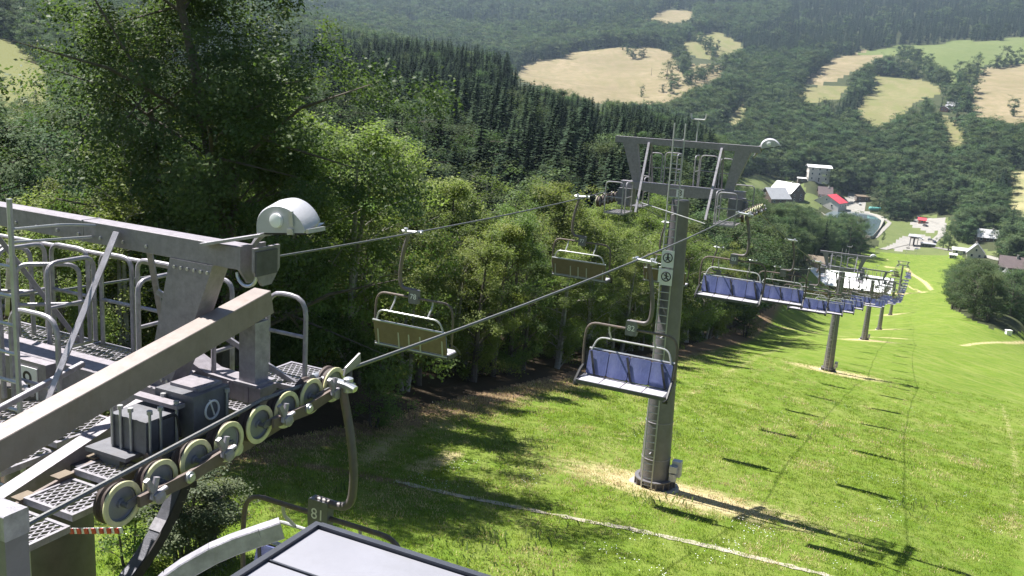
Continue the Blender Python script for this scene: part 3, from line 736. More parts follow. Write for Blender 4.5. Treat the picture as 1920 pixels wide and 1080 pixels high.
# ------------------------------------------------------------------ chairs
CH = {}
def chair_meshes():
    m = MB(); m.beam((-.12, 0, .02), (.36, 0, .0), .09, .07, b=.015); m.lathe((-.06, -.10, .03), (0, 1, 0), ((0, .045), (.2, .045)), 10); m.lathe((.30, 0, -.06), (0, 0, 1), ((0, .05), (.14, .05), (.15, .03)), 10)
    m.beam((.30, -.05, .03), (.42, -.05, .0), .08, .06, b=.015)
    CH['grip'] = m.mesh('grip', 'bare_steel', True)
    m = MB(); m.tube([(.24, 0, -.02)] + rounded([(.25, 0, -.12), (.36, 0, -.55), (.41, 0, -1.0), (.37, 0, -1.33), (-.05, 0, -1.33)], .26, 6), .046, 10); CH['hanger'] = m.mesh('hanger', 'hanger_paint', True)
    m = MB(); m.cbox((0, 0, -1.47), (.125, .055, .16), b=.012); CH['number_box'] = m.mesh('number_box', 'box_grey')
    m = MB(); m.tube(rounded([(-1.02, -.02, -2.52), (-1.05, 0, -2.0), (-1.0, 0, -1.50), (1.0, 0, -1.50), (1.05, 0, -2.0), (1.02, -.02, -2.52)], .26, 6), .028, 8); CH['outer_frame'] = m.mesh('outer_frame', 'rust_tube', True)
    m = MB(); m.tube(rounded([(-.93, .03, -2.72), (-.92, .14, -2.2), (-.80, .22, -1.86), (.80, .22, -1.86), (.92, .14, -2.2), (.93, .03, -2.72)], .16, 5), .021, 8)
    CH['back_frame'] = m.mesh('back_frame', 'pale_tube', True)
    m = MB(); x = 0; m.tube(rounded([(x, 0, -1.51), (x, .02, -1.64), (x, .22, -1.86)], .06), .02, 6)
    CH['link_arm'] = m.mesh('link_arm', 'pale_tube', True)
    t = RAD(14); ct, stn = math.cos(t), math.sin(t)
    ax = ((1, 0, 0), (0, ct, -stn), (0, stn, ct))
    m = MB(); m.box((0, .12, -2.42), (.96, .012, .27), ax); CH['backrest'] = m.mesh('backrest', 'tan_board')
    m = MB(); m.cbox((0, .12 - .035 * ct, -2.42 + .035 * stn), (.232, .022, .265), ax, .03); CH['cushion'] = m.mesh('cushion', 'blue_vinyl')
    m = MB(); m.tube([(-.97, .2, -2.13), (.97, .2, -2.13)], .024, 6); m.tube([(-.97, .06, -2.73), (.97, .06, -2.73)], .02, 6)
    for x in (-.86, -.28, .02, .3, .86): m.beam((x, .175, -2.15), (x, .075, -2.72), .035, .02, up=(0, 1, 0))
    CH['rear_rail'] = m.mesh('rear_rail', 'pale_tube', True)
    m = MB(); m.cbox((0, -.20, -2.72), (.234, .25, .03), b=.012); CH['seat_pad'] = m.mesh('seat_pad', 'seat_white')
    m = MB(); m.bb(-.98, .98, -.46, -.42, -2.78, -2.70); m.bb(-.98, .98, .02, .06, -2.78, -2.70); m.bb(-1.0, -.96, -.46, .06, -2.79, -2.69); m.bb(.96, 1.0, -.46, .06, -2.79, -2.69); CH['seat_frame'] = m.mesh('seat_frame', 'dark_steel')
    m = MB(); x = 1.0
    if x:
        m.tube(rounded([(x, .02, -2.45), (x * 1.02, -.18, -2.55), (x * 1.03, -.44, -2.75), (x * .98, -.44, -2.80)], .06), .035, 7); m.lathe((x * 1.0 - .05, -.42, -2.82), (1, 0, 0), ((0, .03), (.1, .03)), 8)
    CH['arm_pad'] = m.mesh('arm_pad', 'black', True)
    m = MB()
    m.beam((-.08, .085, -2.16), (.08, -.04, -2.66), .05, .012, up=(0, 1, 0))
    CH['strap'] = m.mesh('strap', 'black')
    # one-mesh chair for the far end of the line
    f = MB(); mats = ['hanger_paint', 'rust_tube', 'pale_tube', 'blue_vinyl', 'tan_board', 'seat_white', 'bare_steel']
    f.cur = 6; f.beam((-.12, 0, .02), (.36, 0, 0), .09, .07)
    f.cur = 0; f.tube([(.25, 0, -.05), (.38, 0, -.6), (.41, 0, -1.05), (.25, 0, -1.33), (0, 0, -1.36)], .046, 5); f.bb(-.12, .12, -.05, .05, -1.62, -1.32)
    f.cur = 1; f.tube([(-1.02, 0, -2.6), (-1.04, 0, -1.8), (-.85, 0, -1.5), (.85, 0, -1.5), (1.04, 0, -1.8), (1.02, 0, -2.6)], .03, 5)
    f.cur = 2; f.tube([(-.93, .05, -2.7), (-.85, .2, -1.9), (.85, .2, -1.9), (.93, .05, -2.7)], .022, 5)
    f.cur = 3
    for k in range(4): f.box((-.72 + .48 * k, .09, -2.42), (.228, .02, .265), ax)
    f.cur = 4; f.box((0, .14, -2.42), (.96, .012, .27), ax)
    f.cur = 5; f.bb(-.98, .98, -.45, .05, -2.78, -2.70)
    CH['far'] = f.mesh('chair', mats)
chair_meshes()
def chair(s, side, label, num=None, far=False, group=None, yaw=0.0):
    p = rope_point(s, side); rz = ROT + (0 if side > 0 else math.pi) + yaw
    if far:
        return tag(link('chairlift_chair', CH['far'], None, p, rz), label, 'chairlift chair', group)
    e = empty('chairlift_chair', p, rz, label, 'chairlift chair', group)
    for k in ('grip', 'hanger', 'outer_frame', 'back_frame', 'rear_rail', 'seat_frame'): link(k, CH[k], e)
    for d in (-1, 1):
        link('link_arm', CH['link_arm'], e, (d * .5, 0, 0)); a_ = link('arm_pad', CH['arm_pad'], e); a_.scale = (d, 1, 1)
    nb = link('number_box', CH['number_box'], e)
    if num:
        for d in (-1, 1):
            t = link('numeral', text_mesh('numeral', num, .17, 'sign_white'), nb, (0, d * .0555, -1.47)); t.rotation_euler = (RAD(90), 0, 0 if d < 0 else math.pi)
    b = link('backrest', CH['backrest'], e)
    for k in range(4):
        link('cushion', CH['cushion'], b, (-.72 + .48 * k, 0, 0)); link('seat_pad', CH['seat_pad'], e, (-.72 + .48 * k, 0, 0))
    for x in (-.81, .02, .79): link('strap', CH['strap'], b, (x, 0, 0))
    return e
S9 = -25
chair(S9 + .95, 1, 'chair plated 81 just past the sheaves, partly hidden by the flat grey roof', '81')
chair(S9 + 11.9, 1, 'empty chair plated 82 with pale blue seat backs, hanging before the nearest standing mast', '82')
chair(S9 + 22.8, 1, 'chair with dark blue seat back just beyond the nearest standing mast', '83')
chair(S9 + 11.2, -1, 'chair plated 78 seen from behind with tan back board before the green trees', '78')
chair(S9 + 22.2, -1, 'chair seen from behind, hanging left of the nearest standing mast', '77')
chair(S9 + 33.4, -1, 'chair seen from behind, half hidden by the nearest standing mast', '76')
_q = S9 + 22.8; _n2 = 0
_one = ('', 'first', 'second', 'third', 'fourth', 'fifth', 'sixth', 'seventh', 'eighth', 'ninth', 'tenth', 'eleventh', 'twelfth', 'thirteenth', 'fourteenth', 'fifteenth', 'sixteenth', 'seventeenth', 'eighteenth', 'nineteenth')
def ordinal(n):
    if n < 20: return _one[n]
    t = ('twenty', 'thirty', 'forty', 'fifty', 'sixty', 'seventy')[n // 10 - 2]
    return t + '-' + _one[n % 10] if n % 10 else t.replace('ty', 'tieth')
_ord = [ordinal(k) for k in range(1, 70)]
for k in range(60):
    _q += 11.4
    if _q > 598: break
    far = k >= 6
    chair(_q, 1, 'small far blue-backed chair, %s beyond the dark blue one on the right-hand rope' % _ord[k] if far else '%s blue-backed chair beyond the dark blue one on the right-hand rope' % _ord[k], None, far, 'far chairs with blue seat backs' if far else None, random.Random(k).uniform(-.03, .03))
_q = S9 + 33.4
for k in range(60):
    _q += 11.4
    if _q > 598: break
    far = k >= 5
    chair(_q, -1, 'small far chair seen from behind, %s beyond the nearest standing mast, left-hand rope' % _ord[k] if far else '%s chair seen from behind beyond the nearest standing mast on the left-hand rope' % _ord[k], None, far, 'far chairs seen from behind' if far else None, random.Random(k + 99).uniform(-.03, .03))
# ------------------------------------------------------------------ towers further down the slope
t8 = tower(0, -.15, -3.42, 'nearest free-standing grey lift mast with ladder and two prohibition signs', '8', 2)
_lab = ('second lift mast down the slope, standing in a pale worn patch', 'third lift mast down the slope, its head hidden by chairs', 'fourth lift mast down the slope, a short column under the chairs', 'fifth lift mast down the slope, mostly hidden by chairs', 'farthest slim lift mast standing in the lower meadow')
for k, q in enumerate(TOWERS[2:]): tower(q[0], q[1], q[2], _lab[k], None, 1 if k < 2 else 0)
# prohibition signs on the nearest mast: black ring, bar and a figure
hT8 = -3.42 - t8.location.z
for zc, fig in ((-2.05, 0), (-2.72, 1)):
    b = MB(); b.bb(-.24, .20, -.775, -.76, -.30, .30) if fig == 0 else b.bb(-.24, .20, -.775, -.76, -.27, .30); s_ = b.build('sign', 'sign_white', t8, loc=(-.04, 0, hT8 + zc))
    r_ = MB(); c_ = (-.02, -.782, .04)
    pts = arc(c_, .16, 0, 360, 24); r_.tube(pts, .018, 6, cap=False)
    if fig: r_.beam((-.13, -.782, .15), (.09, -.782, -.07), .01, .03, up=(0, 1, 0))
    r_.tube([(-.02, -.782, .12), (-.01, -.782, .0)], .028, 6); r_.tube([(-.10, -.782, .03 + .06 * fig), (.07, -.782, .05)], .016, 6); r_.tube([(-.01, -.782, 0), (-.09, -.782, -.06)], .018, 6); r_.tube([(-.01, -.782, 0), (.06, -.782, -.07)], .018, 6); r_.lathe((-.02, -.79, .15), (0, 1, 0), ((0, .03), (.012, .03)), 10)
    r_.build('pictogram', 'black', s_)
# small white marker plate beside the lower sign
b = MB(); b.bb(-.34, -.28, -.80, -.76, hT8 - 2.9, hT8 - 2.35); b.build('marker_plate', 'white_paint', t8)
# ------------------------------------------------------------------ the lift structure in the foreground
_o = line_pt(S9, -.1); _gz = height(_o[0], _o[1])[0]; _h = -3.0 - _gz
T9 = empty('lift_tower', (_o[0], _o[1], _gz), ROT, 'big lift tower head in the left foreground, with plate 9, decks and sheaves', 'lift tower')
H9 = link('tower_head', None, T9, (0, 0, _h)); H9.empty_display_size = .2
mx = -.42
m = MB(); m.lathe((mx, 0, 0), (0, 0, 1), ((-.2, .46), (_h - .35, .42)), 32); mo = m.build('mast', 'dark_mast', T9, True)
m = MB(); m.lathe((mx, 0, -.2), (0, 0, 1), ((0, .85), (.35, .85), (.38, .8)), 24); m.build('footing', 'concrete', T9)
m = MB()
pts = [(mx + .445 * math.cos(RAD(a)), .445 * math.sin(RAD(a)), _h - 1.12 - .10 * math.cos(RAD(a * 2 + 30))) for a in range(-150, 31, 10)]
m.tube(pts, .012, 6); m.build('cable', 'pale_tube', mo, True)
m = MB(); m.cbox((-.35, 0, -.235), (.18, 2.25, .185), ((0, 1, 0), (1, 0, 0), (0, 0, 1)), .008); m.build('crossarm', 'galv_beam', H9)
m = MB(); m.bb(mx - .5, mx + .5, -.2, .2, -.62, -.42); m.bb(mx - .34, mx + .42, -.30, -.183, -.62, -.06); m.build('head_block', 'galv_beam', H9)
m = MB(); m.cbox((-.2, 0, 1.34), (.10, 2.5, .105), ((0, 1, 0), (1, 0, 0), (0, 0, 1)), .006); m.build('working_beam', 'galv_beam', H9)
for s in (-1, 1):
    c = 0 if s > 0 else -.4
    m = MB(); m.prism([(c + s * 1.50, -.11, 1.235), (c + s * 2.02, -.11, 1.235), (c + s * 1.70, -.11, .45), (c + s * 1.46, -.11, -.05), (c + s * 1.18, -.11, -.05), (c + s * 1.28, -.11, .35)], (0, .22, 0)); m.build('frame_leg', 'galv_beam', H9)
    m = MB()
    m.add([(c + s * (.86 + a), -.14 - b, 1.40) for a, b in ((-.035, 0), (.035, 0), (.035, .012), (-.035, .012))] + [(c + s * (.80 + a), -1.10 - b, -.42) for a, b in ((-.035, 0), (.035, 0), (.035, .012), (-.035, .012))],
          [(0, 1, 5, 4), (1, 2, 6, 5), (2, 3, 7, 6), (3, 0, 4, 7), (0, 3, 2, 1), (4, 5, 6, 7)])
    m.beam((c + s * .895, -.17, 1.40), (c + s * .835, -1.13, -.42), .012, .06, up=(1, 0, 0)); m.build('brace', 'galv', H9)
    m = MB(); m.beam((c + s * 1.0, .12, 1.2), (c + s * .5, .85, -.25), .05, .05); m.build('brace', 'galv_beam', H9)
    m = MB(); m.beam((c + s * .9, .3, .75), (c + s * 2.1, 1.1, -.25), .05, .05); m.build('brace', 'galv', H9)
# beam-end lugs and lamp
for x in (2.36, 2.52):
    m = MB(); m.prism([(x, -.17, 1.47), (x, .17, 1.47), (x, .17, 1.26), (x, .06, 1.12), (x, -.06, 1.12), (x, -.17, 1.26)], (.03, 0, 0)); m.build('lug_plate', 'galv_beam', H9)
m = MB(); m.bb(2.55, 2.565, -.16, .12, 1.22, 1.44); m.build('lug_plate', 'dark_steel', H9)
m = MB(); m.tube(arc((2.42, -.12, 1.22), .11, 180, 360, 10), .016, 6); m.build('shackle', 'bare_steel', H9, True)
m = MB(); m.beam((1.95, -.16, 1.43), (2.62, -.03, 1.60), .09, .03, b=.004); m.build('lamp_arm', 'galv', H9)
fl_ = floodlight(H9, (2.80, .0, 1.72), RAD(-7)); fl_.scale = (.9, .9, .9)
for x, z in [(1.56 + .08 * k, 1.16) for k in range(6)] + [(-.6 + .3 * k, 1.30) for k in range(7)] + [(1.24 + .07 * k, .02) for k in range(4)]:
    m = MB(); m.lathe((x, -.101 if z == 1.30 else -.111, z), (0, -1, 0), ((0, .017), (.014, .017)), 6); m.build('bolt', 'bare_steel', H9)
for x in (.35, -1.6):
    m = MB(); m.bb(x, x + .012, -.106, .106, 1.23, 1.45); m.build('weld_seam', 'galv', H9)
# plate with the number of the tower
m = MB(); m.bb(-.40, -.12, -.315, -.305, -.45, -.12); sg = m.build('number_plate', 'sign_white', H9)
t_ = link('numeral', text_mesh('numeral', '9', .30, 'black'), sg, (-.26, -.318, -.28)); t_.rotation_euler = (RAD(90), 0, 0)
# ladder with its bracket to the beam
ladder(T9, .08, -.80, .2, _h + 1.70, w=.19)
m = MB(); m.tube(rounded([(.27, -.80, 1.42), (.52, -.45, 1.46), (.55, -.12, 1.42)], .1), .014, 6); m.tube([(.27, -.80, 1.30), (.50, -.12, 1.30)], .014, 6); m.build('ladder_bracket', 'pale_tube', H9, True)
# rails
def rail(p0, p1, z0, z1, **k):
    r_ = MB(); hoop(r_, p0, p1, z0, z1, .026, **k); r_.build('handrail', 'galv', H9, True)
rail((1.56, 1.2), (2.06, 1.2), -.25, .70, mid=(.55,), rad=.2); rail((1.50, 1.15), (1.50, .45), -.25, .62)
rail((-.64, .95), (-.16, .95), -.25, .84); rail((-.07, .95), (.52, .95), -.25, .85); rail((.58, .9), (.58, .35), -.2, .8); rail((-.7, .9), (-.7, .3), -.2, .8)
rail((.62, 1.0), (1.2, 1.05), -.25, .78); rail((-1.45, .95), (-.85, .95), -.25, .84); rail((-1.5, .9), (-1.5, .3), -.25, .84)
rail((-.05, -.62), (.60, -.62), -.35, .60, mid=(.25,), rad=.2); rail((-.9, -.62), (-.2, -.62), -.35, .6)
rail((-2.1, .35), (-1.55, .75), -.25, .80); rail((-1.2, .30), (-.75, .75), -.2, .72)
m = MB(); m.tube([(-2.4, 1.0, .80), (.9, 1.0, .82)], .026, 8); m.build('handrail', 'galv', H9, True)
m = MB(); m.beam((.72, -1.55, -.10), (.72, -.45, .14), .05, .05, b=.006); m.build('handrail', 'galv', H9)
m = MB(); m.tube([(.05, -.62, -.12), (.72, -1.0, -.02)], .02, 6); m.build('handrail', 'galv', H9, True)
for x in (.72, .05):
    m = MB(); m.beam((x, -1.42, -.9), (x, -1.42, -.10), .06, .06, b=.006); m.build('rail_post', 'galv', H9)
# decks
grating(H9, -.75, .75, .25, 1.0, -.24, .075); grating(H9, -2.2, -.85, .3, 1.0, -.24, .09); grating(H9, -.3, .95, -.95, -.25, -.45, .075); grating(H9, -.3, .95, -1.5, -.97, -.52, .075)
for y0, y1, z in ((-2.28, -1.80, -.56), (-1.78, -1.32, -.48), (-1.30, -.93, -.41), (-.91, -.46, -.31), (.16, .84, -.23), (.88, 1.55, -.17)):
    grating(H9, 1.60, 2.16, y0, y1, z, .062, bar=.013)
m = MB(); m.beam((1.585, -2.3, -.60), (1.585, .1, -.28), .03, .07); m.build('deck_stringer', 'brown_plate', H9)
for k in range(5):
    y = -2.1 + k * .36; z = -.57 + k * .048; m = MB(); m.box((1.555, y, z + .035), (.055, .075, .006)); m.build('foot_plate', 'tan_board', H9)
m = MB(); m.prism(rounded([(2.17, -1.55, -.46), (2.17, -1.0, -.38)], .05) + [(2.17, -1.0, -.27), (2.17, -1.55, -.34)], (.012, 0, 0)); m.prism([(2.17, -1.0, -.38), (2.0, -.93, -.38), (2.0, -.93, -.27), (2.17, -1.0, -.27)], (0, .012, 0)); m.build('guard_plate', 'brown_plate', H9)
# the long box beam over the sheaves, on its posts
y0, y1 = -3.4, .64
zb = lambda y: .865 + (y - .53) * .203
m = MB(); m.beam((1.975, y0, zb(y0) - .12), (1.975, y1, zb(y1) - .12), .21, .24, b=.006); m.build('rope_beam', 'brown_beam', H9)
m = MB(); m.bb(1.875, 2.075, .40, .60, -.02, zb(.4) - .245); m.build('beam_post', 'galv', H9)
m = MB(); m.bb(1.84, 2.12, .36, .66, -.05, -.02); m.build('base_plate', 'galv', H9)
m = MB(); m.bb(1.875, 2.075, -3.2, -3.0, -1.1, zb(-3.2) - .245); m.build('beam_post', 'galv', H9)
m = MB(); m.prism([(1.15, .38, .10), (1.45, .38, -.02), (2.16, .38, -.05), (2.16, .38, -.23), (1.45, .38, -.23), (1.15, .38, -.18)], (0, .24, 0)); m.build('outrigger', 'galv_beam', H9)
for x in (1.5, 1.75, 2.0):
    m = MB(); m.bb(x, x + .015, .365, .38, -.225, -.055); m.build('stiffener', 'galv_beam', H9)
m = MB(); m.prism([(1.15, -3.2, -.9), (2.16, -3.2, -1.05), (2.16, -3.2, -1.22), (1.15, -3.2, -1.2)], (0, .24, 0)); m.build('outrigger', 'galv_beam', H9)
m = MB(); m.beam((1.25, .5, -.1), (1.25, -3.1, -1.0), .16, .2); m.build('side_beam', 'galv_beam', H9)
# sheave mount: blocks, tie bolts, clevis
m = MB(); m.bb(1.72, 2.18, -.52, -.08, -.27, .13); b1 = m.build('sheave_mount', 'box_grey', H9)
r_ = MB(); r_.tube(arc((2.186, -.30, -.05), .085, 0, 360, 24, 1, 2), .011, 5, cap=False); r_.tube([(2.186, -.27, -.11), (2.186, -.33, .05)], .009, 5); r_.build('ring_mark', 'sign_white', b1)
m = MB(); m.bb(1.64, 2.06, -.95, -.58, -.29, .0); b2 = m.build('sheave_mount', 'box_grey', H9)
m = MB(); m.bb(1.5, 1.98, -1.1, -.75, -.33, -.295); m.bb(1.55, 1.85, -1.05, -.80, -.68, -.335); m.build('sheave_mount', 'box_grey', H9)
m = MB(); m.bb(1.32, 1.58, -1.12, -.86, -.80, -.50); m.build('end_cap', 'dark_steel', H9)
for x, y in ((2.075, -.92), (2.075, -.80), (2.075, -.62), (1.9, -.965), (1.78, -.965), (2.195, -.12), (1.68, -.965), (1.84, -.54)):
    m = MB(); m.tube([(x, y, -.33), (x, y, .10)], .013, 6); m.lathe((x, y, .07), (0, 0, 1), ((0, .026), (.035, .026)), 6); m.build('tie_bolt', 'pale_tube', H9)
m = MB(); m.bb(1.58, 2.12, -.66, -.56, .04, .075); m.bb(1.78, 2.12, -.40, -.10, .13, .16); m.build('clamp_plate', 'galv_beam', H9)
for y in (-.78, -.46):
    m = MB(); m.prism([(2.12, y - .09, -.30), (2.12, y + .09, -.30), (2.12, y + .12, -.45), (2.12, y + .02, -.62), (2.12, y - .10, -.48)], (.05, 0, 0)); m.build('clevis', 'box_grey', H9)
m = MB(); m.tube(rounded([(2.19, -.8, -.36), (2.22, -.70, -.32), (2.22, -.58, -.42), (2.2, -.55, -.7)], .06), .03, 8); m.build('hose', 'rubber', H9, True)
m = MB(); m.tube(rounded([(2.1, -.8, -.0), (2.16, -.7, .03), (2.16, -.66, -.2)], .05), .012, 6); m.build('hose', 'rubber', H9, True)
# the sheaves under the right-hand rope
ys9 = (-1.65, -1.27, -.88, -.49, -.09, .29, .67, 1.04)
SM9 = sheave_meshes(.178, 36)
train(H9, HG, ys9, lambda y: -.19 + (y + .3) * .075 - .012 * y * y, .178, SM9, out=1)
m = MB(); m.prism([(2.34, -1.2, -.42), (2.34, -.3, -.22), (2.34, .75, -.28), (2.34, .75, -.40), (2.34, -.3, -.52), (2.34, -1.2, -.52)], (.03, 0, 0)); m.build('main_beam', 'brown_plate', H9)
m = MB(); m.lathe((2.0, -.30, -.36), (1, 0, 0), ((0, .06), (.5, .06)), 12); m.build('main_pin', 'bare_steel', H9, True)
train(H9, -HG - .0, ys9, lambda y: -.19 + (y + .3) * .075 - .012 * y * y, .178, SM9, out=-1, full=False)
m = MB(); m.prism([(2.60, 1.12, -.02), (2.60, 1.42, .05), (2.60, 1.40, .16), (2.60, 1.15, .06)], (.02, 0, 0)); m.build('entry_guide', 'galv', H9)
# striped bar and curved guide channel below the deck
m = MB(); m.beam((.86, -.78, -1.42), (1.58, -.80, -1.20), .012, .055); sb = m.build('striped_bar', 'white_paint', H9)
for k in range(7):
    a = np.array([.86, -.79, -1.42]); b = np.array([1.58, -.81, -1.20]); m = MB(); m.beam(a + (b - a) * (k / 7 + .02), a + (b - a) * (k / 7 + .09), .014, .050); m.build('red_stripe', 'red_paint', sb)
m = MB(); cc = [(1.62, -2.05 + 2.15 * math.cos(RAD(a)), .05 - .15 + 2.1 * math.sin(RAD(a)) * .92) for a in np.linspace(-18, -62, 14)]
for p, q in zip(cc[:-1], cc[1:]): m.beam(p, q, .16, .05, up=(1, 0, 0)) if False else m.beam(p, q, .17, .04)
gr_ = m.build('guide_channel', 'dark_steel', H9)
m = MB()
for p, q in zip(cc[:-1], cc[1:]): m.beam(np.add(p, (.085, 0, .0)), np.add(q, (.085, 0, .0)), .018, .11)
m.build('channel_flange', 'rubber', gr_)
m = MB(); p, q = cc[6], cc[7]; m.beam(np.add(p, (0, 0, .03)), np.add(q, (0, 0, .03)), .175, .02); m.build('splice_plate', 'galv', gr_)
m = MB(); m.beam((1.35, .0, -.5), (1.35, -.05, -.95), .08, .08); m.build('hanger_bar', 'galv_beam', H9)
# ------------------------------------------------------------------ cabin with its flat seamed roof beside the rope
def to9(x, y, z): return line_pt(S9, -.1) + V * x + U * y + Zv * (z - 3.0)
_c = to9(4.9, -2.2, 0); _cz = height(_c[0], _c[1])[0]
CB = empty('operator_cabin', (_c[0], _c[1], _cz), ROT, 'cabin with flat light grey seamed metal roof and dark edge strip, bottom of the picture', 'cabin')
zr = -3.66 - _cz; X0, X1, Y0, Y1 = 3.60 - 4.9, 6.3 - 4.9, -4.6 + 2.2, -.60 + 2.2
m = MB(); m.bb(X0 + .2, X1 - .2, Y0 + .2, Y1 - .2, -.6, zr - .1); m.build('wall', 'cabin_wall', CB)
m = MB(); m.bb(X0 + .03, X1 - .03, Y0 + .03, Y1 - .03, zr - .1, zr - .03); ro = m.build('roof', 'roof_trim', CB)
k = 0; y = Y1 - .05
while y - .62 > Y0:
    m = MB(); m.bb(X0 + .05, X1 - .05, y - .60, y - .008, zr - .03, zr); m.build('roof_panel', 'roof_grey', ro)
    m = MB(); m.bb(X0 + .06, X1 - .06, y - .618, y - .602, zr - .03, zr + .012); m.build('seam', 'roof_trim', ro); y -= .62
for bx in ((X0 - .01, X0 + .045, Y0, Y1), (X0 + .045, X1, Y1 - .045, Y1 + .01), (X0 + .045, X1, Y0, Y0 + .03)):
    m = MB(); m.bb(bx[0], bx[1], bx[2], bx[3], zr - .12, zr + .03); m.build('edge_strip', 'roof_trim', ro)
m = MB(); m.bb(X0 + .18, X0 + .2, -.5, .5, zr - 1.6, zr - .7); w_ = m.build('window', 'window_glass', CB)
m = MB(); m.bb(X0 + .17, X0 + .19, .62, 1.3, -.1, zr - .7); m.build('door', 'brown_wood', CB)
# bent galvanised bar and the frame post in the lower left corner
p = at(300, 1100, 4.7); gz_ = height(p[0], p[1])[0]
BR = empty('guide_bar', (p[0], p[1], gz_), 0, 'bent galvanised box bar with a square cut end, left of the grey roof', 'guide bar')
pts = [at(*q) - np.array([p[0], p[1], gz_]) for q in ((528, 990, 4.75), (490, 1003, 4.72), (440, 1020, 4.7), (400, 1037, 4.68), (350, 1065, 4.66), (320, 1086, 4.65), (285, 1120, 4.62))]
pts = [np.array(q) for q in pts]
m = MB()
for a, b in zip(pts[:-1], pts[1:]): m.beam(a, b + (b - a) * .04, .07, .10, b=.006)
e_ = m.build('bar', 'galv', BR)
m = MB(); m.beam((pts[-1][0], pts[-1][1], -.3), (pts[-1][0], pts[-1][1], pts[-1][2] + .02), .09, .09, up=(0, 1, 0), b=.006); m.build('post', 'galv', BR)
p = at(15, 1000, 4.6); gz_ = height(p[0], p[1])[0]
FR = empty('steel_frame', (p[0], p[1], gz_), ROT, 'galvanised square frame post in the lower left corner, in front of the rope', 'frame')
zt = at(22, 975, 4.6)[2] - gz_
m = MB(); m.bb(-.065, .065, -.065, .065, -.3, zt - .07); m.build('post', 'mast_grey', FR)
m = MB(); m.cbox((-.8, 0, zt - .0), (.07, .87, .07), ((0, 1, 0), (1, 0, 0), (0, 0, 1)), .006); m.build('top_beam', 'galv', FR)
m = MB(); m.bb(-1.6, -1.45, -.075, .075, -.3, zt - .076); m.build('post', 'mast_grey', FR)
# ------------------------------------------------------------------ vegetation
def leaf_mesh(name, C, size, mat, rng, up=.5, aspect=.62, outward=None, lv=None):
    C = np.asarray(C)
    """many small bent leaf faces; C: centres"""
    n = len(C)
    N = rng.normal(size=(n, 3)); N[:, 2] = np.abs(N[:, 2]) * 1.0 + up
    if outward is not None: N += outward
    N /= np.linalg.norm(N, axis=1)[:, None]
    T = rng.normal(size=(n, 3)); T -= N * (T * N).sum(1)[:, None]; T /= np.linalg.norm(T, axis=1)[:, None] + 1e-9
    B = np.cross(N, T); s = (size * rng.uniform(.6, 1.3, n))[:, None]
    V4 = np.stack([C - T * s * .5, C + B * s * aspect * .5, C + T * s * .5 - N * s * .12, C - B * s * aspect * .5], 1).reshape(-1, 3)
    return cards(name, V4, mat, rng.uniform(0, 1, n) if lv is None else lv)
def cards(name, V4, mat, lv):
    n = len(V4) // 4
    me = bpy.data.meshes.new(name)
    me.vertices.add(n * 4); me.vertices.foreach_set('co', V4.astype('f').ravel())
    me.loops.add(n * 4); me.loops.foreach_set('vertex_index', np.arange(n * 4, dtype='i'))
    me.polygons.add(n); me.polygons.foreach_set('loop_start', np.arange(0, n * 4, 4, dtype='i'))
    me.update()
    a = me.attributes.new('lv', 'FLOAT', 'POINT'); a.data.foreach_set('value', np.repeat(lv, 4).astype('f'))
    me.materials.append(MATS[mat]); return me
